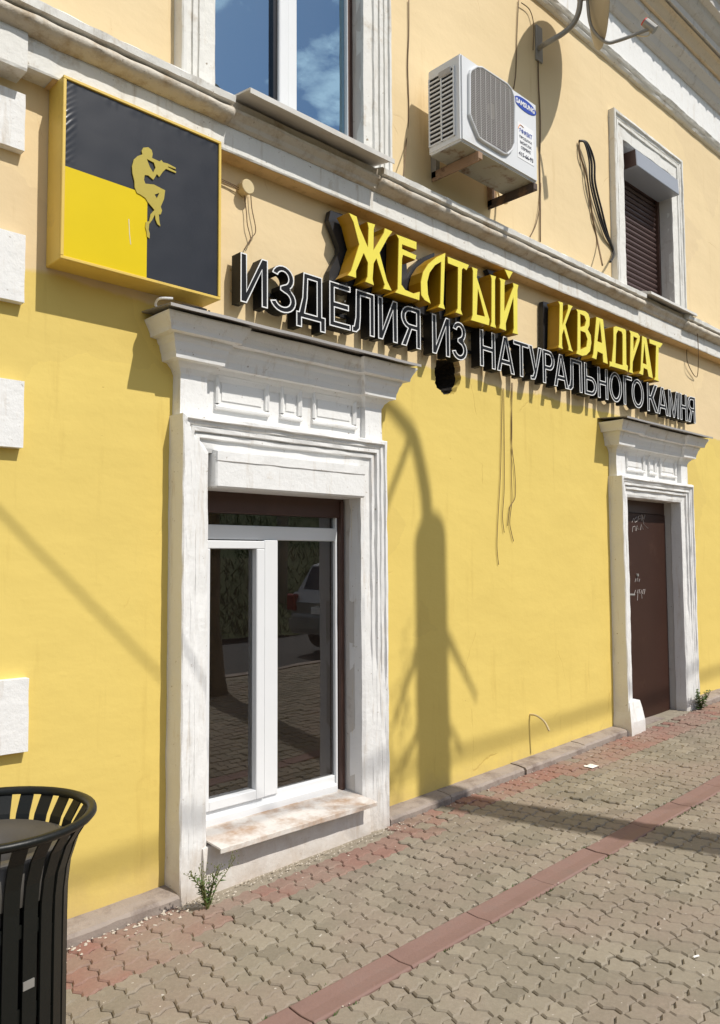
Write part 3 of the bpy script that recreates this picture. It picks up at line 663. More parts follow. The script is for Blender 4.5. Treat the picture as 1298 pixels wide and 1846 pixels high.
def surround(dx, zb, name):
    """carved white surround with panelled frieze and bracketed cornice"""
    x0, x1 = 2.15+dx, 3.19+dx; z1 = 2.135
    mb = MB()
    prof = [(0.172, -0.01), (0.172, 0.128), (0.166, 0.134), (0.150, 0.136), (0.146, 0.122), (0.128, 0.120), (0.124, 0.108), (0.119, 0.106), (0.115, 0.118), (0.098, 0.117), (0.094, 0.097), (0.089, 0.095), (0.085, 0.105), (0.066, 0.104), (0.062, 0.088), (0.020, 0.086), (0.0, 0.080), (0.0, -0.02)]
    def worn(sd, x, z):
        if sd == 0: return 0.55+0.45*max(0, min(1, 0.5+1.5*nz((x*0.3, 4, z), 2.2)))
        if sd == 2: return max(0, min(1, (1.25-z)*2.2+1.6*nz((x*2, 9, z*0.8), 3.0)))
        return 0.0
    mb.frame(x0, x1, zb, z1, prof, step=0.03, amp=0.0055, freq=8, wear=worn)
    s = mb.build(name, 'white', bld)
    # plain lower parts of the jambs, patched over
    # frieze with three panels
    mb = MB(); mb.box(x0-0.01, x1+0.06, -0.035, 0.01, 2.30, 2.63); fz = mb.build('frieze', 'white', s)
    for (a, b) in ((0.06, 0.40), (0.475, 0.625), (0.70, 1.04)):
        mb = MB(); zz0, zz1 = 2.365, 2.52
        mb.frame(x0+a+0.028, x0+b-0.028, zz0+0.03, zz1, [(0.028, 0.036), (0.026, 0.052), (0.018, 0.058), (0.010, 0.052), (0.002, 0.048), (0.0, 0.036)], step=0.03, amp=0.002)
        mb.sweep_x([(0.035, zz0), (0.055, zz0+0.004), (0.056, zz0+0.014), (0.048, zz0+0.026), (0.035, zz0+0.030)], x0+a, x0+b, step=0.03, amp=0.002)
        mb.box(x0+a+0.045, x0+b-0.045, -0.040, -0.03, zz0+0.05, zz1-0.01)
        mb.build('panel', 'white', s)
    # end blocks and their stepped cornice
    lv = [(2.508, 0.0), (2.52, 0.006), (2.535, 0.012), (2.55, 0.026), (2.562, 0.036), (2.566, 0.062), (2.60, 0.066), (2.615, 0.072), (2.64, 0.078), (2.655, 0.088), (2.672, 0.092), (2.676, 0.124), (2.695, 0.127), (2.715, 0.136), (2.735, 0.148), (2.748, 0.155), (2.755, 0.156)]
    for (a, b) in ((1.997+dx, 2.147+dx), (3.240+dx, 3.376+dx)):
        mb = MB(); mb.levels(a, b, 0.070, [(2.296, 0.006), (2.318, 0.003), (2.42, 0.0)]+lv, amp=0.004); mb.build('corner_block', 'white', s)
    mb = MB(); mb.levels(2.14+dx, 3.245+dx, 0.034, [(z, o+0.006) for z, o in lv], left=False, right=False, amp=0.003, step=0.04); mb.build('cornice', 'white', s)
    mb = MB(); xa, xb = 1.825+dx, 3.52+dx; n = 16; vs = []; fs = []
    for i in range(n+1):
        xx = xa+(xb-xa)*i/n; wv = 0.004*nz((xx, 1, 1), 4)
        for (d, z) in ((-0.0, 2.792), (0.268, 2.772), (0.270, 2.757), (0.264, 2.757), (0.262, 2.767), (-0.0, 2.786)): vs.append((xx, -d, z+wv))
    for i in range(n):
        for k in range(6): fs.append((i*6+k, i*6+(k+1) % 6, i*6+6+(k+1) % 6, i*6+6+k))
    fs += [(0, 1, 2, 3, 4, 5), tuple(n*6+k for k in range(6))]
    mb.add(vs, fs).build('tin_capping', 'galv', s)
    return s
def reveals(o, dep, mat, name, bottom=True):
    """the four inner sides of an opening"""
    mb = MB(); x0, x1, z0, z1 = o; n = 24; y0 = -0.02; y1 = dep
    vs = []; fs = []
    def strip(a, b):
        k = len(vs); m = 18
        for i in range(m+1):
            p = Vector(a).lerp(Vector(b), i/m); q = 0.004*nz(p, 8)
            vs.append((p.x+q, y0, p.z+q)); vs.append((p.x+q*0.6, (y0+y1)/2, p.z+q*0.6)); vs.append((p.x, y1, p.z))
        for i in range(m):
            for c in range(2): fs.append((k+i*3+c, k+i*3+3+c, k+i*3+4+c, k+i*3+1+c))
    strip((x0, 0, z0), (x0, 0, z1)); strip((x0, 0, z1), (x1, 0, z1)); strip((x1, 0, z1), (x1, 0, z0))
    if bottom: strip((x1, 0, z0), (x0, 0, z0))
    return mb.add(vs, fs).build(name, mat, bld, fix=False)
def room(o, y0, parent, depth=1.6):
    x0, x1, z0, z1 = o; a, b, c, d = x0-0.6, x1+0.6, z0-0.3, z1+0.3
    mb = MB(); vs = [(x, y, z) for x in (a, b) for y in (y0, y0+depth) for z in (c, d)]
    mb.add(vs, [(0, 1, 3, 2), (4, 6, 7, 5), (2, 3, 7, 6), (0, 2, 6, 4), (1, 5, 7, 3)])
    mb.add([(a, y0, c), (x0, y0, c), (x0, y0, d), (a, y0, d), (x1, y0, c), (b, y0, c), (b, y0, d), (x1, y0, d), (x0, y0, z1), (x1, y0, z1), (x1, y0, d), (x0, y0, d), (x0, y0, c), (x1, y0, c), (x1, y0, z0), (x0, y0, z0)],
           [(0, 1, 2, 3), (4, 5, 6, 7), (8, 9, 10, 11), (12, 13, 14, 15)])
    return mb.build('dark_room', 'dark', parent, fix=False)

# ---- shop window
surround(0.0, gz(2.1)-0.05, 'window_surround')
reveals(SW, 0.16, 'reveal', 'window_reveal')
FY = 0.085                                       # face of the window frame behind the wall face
x0, x1, z0, z1 = SW
def bars(mb, rects, ya, yb):
    for (a, b, c, d) in rects: mb.box(a, b, ya, yb, c, d)
    return mb
mb = MB(); zt0, zt1 = 1.714, 1.790; ml, mr = 2.590, 2.700; fr_, fl_ = 3.140, 2.185; zb = 0.255
bars(mb, [(fl_, fr_, zt0, zt1), (fl_-0.03, fl_+0.02, zb, 1.955), (fr_-0.004, fr_+0.012, zb, 1.955), (fl_+0.02, fr_-0.012, zb, 0.36), (fl_+0.02, fr_-0.012, 1.925, 1.955)], FY-0.004, FY+0.06)
shop = mb.build('shop_window', 'pvc', bld, bevel=0.004)
mb = MB(); bars(mb, [(ml+0.018, mr, 0.345, zt0)], FY-0.016, FY+0.05); mb.build('mullion', 'pvc', shop, bevel=0.004)
mb = MB(); bars(mb, [(fl_+0.02, ml+0.016, 1.665, zt0-0.006), (ml-0.038, ml+0.016, 0.345, 1.665), (fl_+0.02, fl_+0.075, 0.345, 1.665), (fl_+0.075, ml-0.038, 0.345, 0.395)], FY-0.022, FY+0.045); mb.build('sash', 'pvc', shop, bevel=0.004)
mb = MB(); mb.box(fl_+0.02, fr_-0.01, FY-0.030, FY+0.02, 0.262, 0.318); mb.build('bottom_rail', 'pvc', shop, bevel=0.008)
for (a, b, c, d) in ((fl_+0.06, ml-0.03, 0.385, 1.68), (mr-0.01, fr_-0.006, 0.35, zt0+0.01), (fl_+0.01, fr_-0.006, zt1-0.01, 1.93)):
    mb = MB(); mb.box(a, b, FY+0.018, FY+0.024, c, d); mb.build('pane', 'glass', shop)
mb = MB(); mb.box(2.155, 3.19, 0.065, 0.16, 1.852, 1.97); mb.build('shutter_casing', 'brown', shop, bevel=0.004)
mb = MB(); mb.box(3.155, 3.178, 0.05, 0.15, 0.25, 1.95); mb.box(3.178, 3.192, 0.07, 0.15, 0.25, 1.95); mb.build('shutter_guide', 'brown', shop, bevel=0.003)
mb = MB(); mb.box(2.168, 3.186, -0.125, 0.10, 1.962, 2.138); o = mb.build('shutter_box_cover', 'white', shop, bevel=0.008)
mb = MB(); mb.sweep_x([(0.124, 2.092), (0.130, 2.096), (0.130, 2.142), (0.08, 2.15), (0.08, 2.10)], 2.172, 3.182, step=0.05, amp=0.003); mb.build('cover_strip', 'white', shop)
mb = MB(); mb.sweep_x([(-0.09, 0.278), (0.196, 0.258), (0.203, 0.256), (0.203, 0.234), (0.198, 0.234), (0.197, 0.251), (-0.09, 0.270)], 2.153, 3.187, step=0.05, amp=0.0025); mb.build('tin_sill', 'rusty_tin', shop)
mb = MB(); mb.sweep_x([(-0.05, gz(2.1)-0.06), (0.118, gz(2.1)-0.06), (0.116, 0.12), (0.108, 0.18), (0.10, 0.238), (-0.05, 0.262)], 2.12, 3.22, step=0.03, amp=0.008, freq=8); mb.build('sill_wall', 'white', shop)
room((2.15, 3.19, 0.2, 2.1), FY+0.07, shop)
mb = MB(); mb.box(3.01, 3.10, 0.30, 0.36, 0.3, 2.0); mb.build('interior_post', 'dark_brown', shop)
for pts in (((2.93, 1.70), (2.915, 1.60), (2.905, 1.50), (2.90, 1.42)), ((3.07, 1.23), (3.045, 1.15), (3.04, 1.05), (3.05, 0.97), (3.07, 0.9))):
    mb = MB(); mb.tube(catmull([(a, 0.26, b) for a, b in pts], 4), 0.0022, 5); mb.build('loose_wire', 'outline', shop)

# ---- entrance door
surround(4.22, gz(6.9)-0.02, 'door_surround')
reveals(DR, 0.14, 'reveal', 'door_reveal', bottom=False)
mb = MB(); mb.box(6.375, 7.425, 0.09, 0.16, 2.02, 2.14); mb.box(7.375, 7.425, 0.085, 0.16, 0.05, 2.02); mb.box(6.375, 6.43, 0.085, 0.16, 0.05, 2.02); door = mb.build('door', 'brown', bld, bevel=0.004)
mb = MB(); mb.box(6.432, 7.373, 0.07, 0.12, gz(6.9)-0.005, 2.017); mb.build('door_leaf', 'door', door, bevel=0.004)
mb = MB(); mb.box(6.475, 6.515, 0.052, 0.075, 1.16, 1.42); mb.tube([(6.495, 0.06, 1.30), (6.495, 0.012, 1.30), (6.495, 0.0, 1.29), (6.60, -0.002, 1.285)], 0.010, 8); mb.build('door_handle', 'metal', door, bevel=0.003)
mb = MB(); mb.tube([(6.80, 0.072, 1.455), (6.80, 0.058, 1.455)], 0.014, 10); mb.build('peephole', 'metal', door)
def scribble(px_paths, dep, r):
    mb = MB()
    for path in px_paths:
        mb.tube([Wp(a, b, dep) for a, b in path], r, 4)
    return mb
c8 = lambda l: [(1070+a/2.886, 720+b/2.886) for a, b in l]
gr = [[(200, 640), (208, 618), (214, 640), (214, 622), (226, 610), (228, 632), (216, 640)], [(232, 630), (234, 608), (244, 604), (246, 622), (236, 622)], [(250, 630), (252, 600), (262, 624), (268, 600)], [(202, 690), (204, 664), (216, 660), (218, 684)], [(222, 684), (226, 656), (238, 678), (228, 672)], [(244, 680), (248, 650), (258, 676)], [(250, 600), (262, 650), (284, 672)],
      [(216, 950), (220, 932), (226, 948), (230, 928), (236, 950), (240, 934)], [(212, 1015), (218, 992), (226, 1012), (232, 990)], [(236, 1010), (240, 988), (250, 992), (246, 1010)], [(254, 1012), (258, 990), (268, 988), (262, 1014)], [(230, 1012), (228, 1046)], [(250, 1012), (252, 1036)]]
scribble([c8(l) for l in gr], -0.0685, 0.003).build('graffiti', 'chalk', door)
mb = MB(); mb.box(6.38, 7.42, -0.06, 0.2, gz(6.9)-0.10, gz(6.9)-0.006); mb.build('threshold', 'kerb', door)
mb = MB(); mb.levels(6.215, 6.385, 0.135, [(gz(6.3)-0.05, 0.03), (gz(6.3)+0.10, 0.028), (gz(6.3)+0.20, 0.012), (gz(6.3)+0.26, 0.0)], amp=0.012, step=0.03); mb.build('jamb_foot', 'white', door)

# ---- upper window with PVC frames
x0, x1, z0, z1 = UW
mb = MB(); prof = [(0.215, -0.01), (0.215, 0.075), (0.208, 0.082), (0.19, 0.083), (0.186, 0.070), (0.16, 0.068), (0.156, 0.055), (0.15, 0.055), (0.146, 0.068), (0.12, 0.066), (0.116, 0.050), (0.110, 0.050), (0.106, 0.062), (0.075, 0.06), (0.07, 0.045), (0.0, 0.042), (0.0, -0.02)]
mb.frame(x0, x1, z0-0.02, z1, prof, step=0.05, amp=0.004).build('window_surround', 'trim', bld)
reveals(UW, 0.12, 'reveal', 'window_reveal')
YF = 0.055
mb = MB(); bars(mb, [(x0-0.01, x0+0.03, z0-0.05, z1), (x1-0.045, x1+0.01, z0-0.05, z1), (x0+0.03, x1-0.045, z0-0.05, z0+0.02), (x0+0.03, x1-0.045, z1-0.05, z1)], YF, YF+0.07)
upw = mb.build('upper_window', 'brown', bld, bevel=0.003)
a, b = 2.672, 2.812; m_ = (a+b)/2
mb = MB(); bars(mb, [(a, m_-0.002, z0, z1-0.05)], YF-0.03, YF+0.04); mb.build('mullion', 'pvc', upw, bevel=0.006)
mb = MB(); bars(mb, [(m_+0.002, b, z0, z1-0.05), (b, x1-0.05, z0, z0+0.03), (x1-0.058, x1-0.050, z0+0.03, z1-0.05)], YF-0.016, YF+0.03); mb.build('sash', 'pvc', upw, bevel=0.006)
mb = MB(); bars(mb, [(a-0.028, a, z0, z1-0.05), (x0+0.03, x0+0.05, z0, z1-0.05)], YF-0.010, YF+0.03); mb.build('sash_seal', 'black', upw)
for (c, d) in ((x0+0.03, a-0.02), (b-0.01, x1-0.06)):
    mb = MB(); mb.box(c, d, YF+0.012, YF+0.018, z0, z1-0.05); mb.build('pane', 'glass_sky_tint', upw)
room((x0, x1, z0, z1), YF+0.08, upw)
mb = MB(); mb.sweep_x([(-0.06, 4.015), (0.262, 3.965), (0.268, 3.963), (0.268, 3.935), (0.262, 3.935), (0.260, 3.955), (-0.06, 4.007)], 2.262, 3.302, step=0.08, amp=0.002); mb.build('tin_sill', 'tin', upw)

# ---- shuttered window on the right
x0, x1, z0, z1 = RW
prof = [(0.205, -0.01), (0.205, 0.055), (0.198, 0.062), (0.178, 0.064), (0.172, 0.048), (0.150, 0.046), (0.146, 0.034), (0.14, 0.034), (0.136, 0.046), (0.11, 0.044), (0.106, 0.032), (0.10, 0.032), (0.0, 0.03), (0.0, -0.02)]
mb = MB(); mb.frame(x0, x1, z0-0.03, z1, prof, step=0.05, amp=0.005).build('window_surround', 'trim', bld)
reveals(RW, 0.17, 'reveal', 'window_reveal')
mb = MB(); mb.box(x0, x1, 0.155, 0.175, z0-0.02, z1+0.02); mb.box(x1-0.035, x1, 0.10, 0.155, z0, z1-0.05); mb.box(x0, x0+0.035, 0.10, 0.155, z0, z1-0.05); shw = mb.build('shuttered_window', 'brown', bld)
zz = z0-0.01; sh_mesh = None
while zz < z1-0.02:
    if sh_mesh is None:
        mb = MB(); mb.sweep_x([(-0.152, zz), (-0.136, zz+0.004), (-0.126, zz+0.020), (-0.126, zz+0.030), (-0.136, zz+0.046), (-0.152, zz+0.050)], x0+0.03, x1-0.03, step=2)
        first = mb.build('shutter_slat', 'slat', shw); sh_mesh = first; zf = zz
    else:
        c = sh_mesh.copy(); COL.objects.link(c); c.parent = shw; c.location = sh_mesh.location + Vector((0, 0, zz-zf))
    zz += 0.0525
mb = MB(); mb.quadbox([(x0+0.09, -0.115, 5.155), (x1-0.02, -0.115, 5.155), (x1-0.02, -0.105, 5.315), (x0+0.09, -0.105, 5.315)], (0, 0.22, 0)); mb.build('shutter_box', 'steelgrey', shw, bevel=0.006)
mb = MB(); mb.quadbox([(x0+0.085, -0.108, 5.16), (x0+0.0895, -0.108, 5.16), (x0+0.0895, -0.10, 5.31), (x0+0.085, -0.10, 5.31)], (0, 0.22, 0)); mb.build('box_cap', 'brown', shw)
mb = MB(); mb.sweep_x([(-0.06, 4.05), (0.205, 3.975), (0.21, 3.95), (0.20, 3.95), (-0.06, 4.035)], 6.66, 7.62, step=0.1, amp=0.002); mb.build('tin_sill', 'tin', shw)

# ================================================================== SIGN BOX WITH THE PIPER
S0, S1, SZ0, SZ1, SD = 1.362, 2.166, 2.885, 3.690, 0.146
sign = empty('sign_box', ((S0+S1)/2, -0.07, SZ0), label='square light box sign with yellow and black quarters and pipe player figure', cat='sign')
mb = MB(); mb.box(S0, S1, -SD, -0.004, SZ0, SZ1); mb.build('casing', 'frame_yellow', sign, bevel=0.003)
mb = MB()
for (a, b, c, d) in ((S0, S1, SZ0, SZ0+0.014), (S0, S1, SZ1-0.014, SZ1), (S0, S0+0.014, SZ0+0.014, SZ1-0.014), (S1-0.014, S1, SZ0+0.014, SZ1-0.014)): mb.box(a, b, -SD-0.012, -SD+0.001, c, d)
mb.build('front_rim', 'frame_yellow', sign, bevel=0.002)
c1 = lambda a, b: Wp(a/2.884, b/2.884, SD+0.003)
qx = c1(757, 1200).x; qz = c1(330, 868).z; qz2 = c1(700, 995).z; qz = (qz+qz2)/2
def crumple(name, poly, mat, y, amp):
    mb = MB(); mb.prism([ccw(poly)], y, y+0.002); return mb.build(name, mat, sign)
f0, f1, g0, g1 = S0+0.012, S1-0.012, SZ0+0.012, SZ1-0.012
# charcoal film: a finely divided L with wrinkles along its left edge
mb = MB(); nx_ = 130; nz_ = 130; idx = {}
def fv(i, k):
    if (i, k) not in idx:
        xx = f0+(f1-f0)*i/nx_; zz = g0+(g1-g0)*k/nz_
        e = max(0, 1-(xx-f0)/0.055)*(1 if zz > qz+0.03 else 0)
        wr = 0.0045*e*(0.4+max(0, nz((1, 7, zz), 7)))*abs(sin((zz*1.0-(xx-f0)*1.1)*105+5*nz((xx, 0, zz), 5))) + 0.0012*nz((xx, 0, zz), 10)
        top = max(0, 1-(g1-zz)/0.05); wr += 0.003*top*max(0, nz((xx*2, 3, zz), 16))
        idx[(i, k)] = len(mb.v); mb.v.append((xx, -SD-0.0030-wr, zz))
    return idx[(i, k)]
for i in range(nx_):
    for k in range(nz_):
        xx = f0+(f1-f0)*(i+0.5)/nx_; zz = g0+(g1-g0)*(k+0.5)/nz_
        if xx < qx and zz < qz: continue
        mb.f.append((fv(i, k), fv(i+1, k), fv(i+1, k+1), fv(i, k+1))); mb.mi.append(0)
mb.build('charcoal_quarters', 'film_dark', sign, smooth=True)
crumple('yellow_quarter', [(f0, g0), (qx+0.006, g0), (qx+0.006, qz+0.006), (f0, qz+0.006)], 'film_yellow', -SD-0.0055, 0)
fig = [(745, 768), (770, 766), (788, 780), (793, 800), (790, 822), (812, 832), (830, 840), (838, 832), (848, 845), (870, 850), (912, 872), (914, 880), (875, 866), (872, 870), (915, 892), (914, 900), (862, 878), (845, 895), (828, 920), (815, 905), (797, 935), (770, 912), (752, 910), (748, 935), (755, 955), (800, 960), (858, 990), (852, 1035), (835, 1075), (842, 1095), (835, 1115), (825, 1115), (828, 1150), (833, 1177), (818, 1165), (808, 1140), (805, 1115), (790, 1145), (775, 1165), (772, 1195), (778, 1215), (777, 1240), (765, 1232), (762, 1205), (755, 1180), (758, 1155), (775, 1150), (782, 1115), (803, 1092), (768, 1050), (756, 1030), (730, 1012), (712, 1003), (700, 975), (698, 940), (688, 900), (686, 865), (695, 830), (715, 812), (740, 803), (736, 785)]
fh = [[(762, 826), (800, 846), (808, 872), (796, 898), (778, 868)], [(803, 1012), (828, 1003), (815, 1032)]]
def pxpoly(pts, s, ox, oz, dep): return [(p.x, p.z) for p in (Wp(ox+a/s, oz+b/s, dep) for a, b in pts)]
mb = MB(); mb.prism([ccw(pxpoly(fig, 2.884, 0, 0, SD+0.008))]+[list(reversed(ccw(pxpoly(h, 2.884, 0, 0, SD+0.008)))) for h in fh], -SD-0.0095, -SD-0.004); mb.build('piper_figure', 'film_figure', sign)
mb = MB(); mb.tube([c1(668, 1140)-Vector((0, 0.003, 0)), c1(672, 1220)-Vector((0, 0.003, 0)), c1(678, 1272)-Vector((0, 0.003, 0))], 0.0016, 4); mb.build('scratch', 'print_white', sign)

# ================================================================== YELLOW LETTERS
YD = 0.165
A = (3.6056, 590, 370); B = (4.056, 960, 520)
word1 = [([(137, 47), (190, 72), (208, 140), (262, 270), (266, 150), (258, 108), (312, 124), (302, 160), (300, 290), (365, 180), (372, 147), (425, 170), (392, 215), (340, 310), (388, 490), (420, 558), (362, 545), (370, 515), (318, 350), (302, 380), (295, 480), (304, 523), (244, 498), (258, 465), (262, 375), (236, 315), (187, 430), (188, 475), (128, 456), (152, 425), (205, 255), (168, 110)], []),
 ([(445, 187), (580, 238), (580, 292), (487, 257), (486, 282), (580, 325), (572, 357), (492, 325), (486, 350), (482, 515), (505, 548), (560, 572), (602, 560), (598, 620), (438, 568), (455, 545), (462, 220)], []),
 ([(768, 308), (765, 345), (755, 640), (766, 678), (718, 664), (732, 640), (738, 370), (700, 392), (665, 440), (650, 500), (655, 580), (673, 643), (632, 618), (608, 585), (606, 500), (620, 435), (655, 380), (710, 335)], []),
 ([(780, 332), (922, 388), (905, 425), (884, 410), (875, 420), (868, 680), (880, 716), (832, 698), (845, 670), (848, 405), (782, 378)], []),
 ([(938, 400), (976, 414), (972, 470), (985, 510), (1055, 745), (1050, 783), (932, 748), (942, 715), (945, 430)], [[(978, 545), (1022, 722), (972, 710)]]),
 ([(1058, 450), (1097, 462), (1090, 490), (1090, 770), (1098, 800), (1058, 788), (1065, 760), (1066, 480)], []),
 ([(1115, 470), (1158, 486), (1152, 510), (1150, 690), (1208, 530), (1205, 503), (1243, 518), (1236, 550), (1236, 815), (1241, 842), (1203, 832), (1210, 800), (1208, 600), (1160, 770), (1162, 818), (1116, 800), (1122, 770), (1124, 495)], []),
 ([(1150, 415), (1207, 433), (1180, 483)], [])]
word2 = [([(185, 92), (222, 103), (218, 270), (258, 150), (258, 115), (295, 130), (282, 150), (240, 265), (285, 440), (298, 465), (262, 452), (262, 430), (228, 300), (216, 340), (216, 420), (224, 446), (187, 432), (192, 410), (197, 120)], []),
 ([(317, 150), (385, 165), (408, 185), (418, 220), (416, 270), (404, 300), (425, 340), (430, 400), (420, 460), (395, 488), (365, 495), (318, 478), (326, 450), (328, 175)], [[(348, 188), (378, 203), (390, 235), (380, 272), (350, 282)], [(350, 310), (385, 325), (400, 370), (392, 425), (350, 445)]]),
 ([(465, 207), (515, 225), (550, 555), (515, 540), (512, 480), (475, 462), (466, 520), (433, 508), (442, 480)], [[(491, 240), (474, 385), (506, 397)]]),
 ([(592, 282), (610, 275), (676, 297), (683, 310), (686, 555), (697, 566), (695, 612), (683, 602), (572, 570), (562, 575), (562, 530), (578, 536), (590, 400), (590, 300)], [[(612, 335), (625, 308), (650, 318), (657, 340), (657, 560), (606, 545)]]),
 ([(705, 305), (770, 327), (785, 350), (782, 385), (742, 505), (732, 540), (730, 600), (737, 625), (703, 612), (711, 590), (715, 330)], [[(737, 352), (764, 365), (737, 455)]]),
 ([(800, 345), (832, 360), (880, 660), (848, 645), (838, 595), (812, 582), (808, 636), (776, 622), (788, 600)], [[(816, 400), (806, 545), (832, 555)]]),
 ([(852, 367), (952, 403), (930, 437), (922, 430), (918, 655), (926, 682), (888, 668), (896, 648), (902, 420), (855, 402)], [])]
def hull(pts):
    pts = sorted(set(pts)); lo = []; up = []
    cr_ = lambda o, a, b: (a[0]-o[0])*(b[1]-o[1])-(a[1]-o[1])*(b[0]-o[0])
    for p in pts:
        while len(lo) > 1 and cr_(lo[-2], lo[-1], p) <= 0: lo.pop()
        lo.append(p)
    for p in reversed(pts):
        while len(up) > 1 and cr_(up[-2], up[-1], p) <= 0: up.pop()
        up.append(p)
    return lo[:-1]+up[:-1]
def yellow_word(name, words, S, label, waist_first):
    s, ox, oz = S
    pol = [[ccw(pxpoly(o, s, ox, oz, YD))]+[list(reversed(ccw(pxpoly(h, s, ox, oz, YD)))) for h in hs] for o, hs in words]
    xs = [p[0] for q in pol for p in q[0]]; zs = [p[1] for q in pol for p in q[0]]
    root = empty(name, ((min(xs)+max(xs))/2, -0.08, min(zs)), label=label, cat='sign', group='yellow channel letter words')
    for i, q in enumerate(pol):
        mb = MB(); mb.prism(q, -YD+0.002, -0.065); l = mb.build('letter', 'yellow_side', root)
        mb = MB(); inn = [offset(q[0], 0.0025)]+[offset(h, 0.0025) for h in q[1:]]; mb.prism(inn, -YD-0.002, -YD+0.0015); mb.build('letter_face', 'yellow_face', l)
        cx = sum(p[0] for p in q[0])/len(q[0])
        if i == 0 and waist_first:
            xm = min(p[0] for p in q[0]); xM = max(p[0] for p in q[0]); zm = min(p[1] for p in q[0]); zM = max(p[1] for p in q[0]); h = zM-zm
            bp = [(xm-0.035, zm-0.02), (xM+0.02, zm-0.02), (xM+0.02, zM+0.01), (xm+0.06, zM+0.045), (xm-0.02, zM+0.04), (xm-0.035, zM-0.02), (xm+0.045, zm+h*0.58), (xm+0.045, zm+h*0.50), (xm-0.03, zm+0.06)]
        else:
            bp = offset(hull(q[0]), -0.022)
        mb = MB(); mb.prism([ccw(bp)], -0.050-0.001*(i % 3), -0.012); mb.build('backing_plate', 'backing', l)
        mb = MB(); mb.box(cx-0.006, cx+0.006, -0.07, 0.0, min(p[1] for p in q[0])+0.05, min(p[1] for p in q[0])+0.062); mb.build('stud', 'metal', l)
    return root
yellow_word('yellow_letter_sign', word1, A, 'large yellow channel letters reading ЖЕЛТЫЙ under the ledge', True)
yellow_word('yellow_letter_sign', word2, B, 'yellow channel letters reading КВАДРАТ near the shuttered window', False)

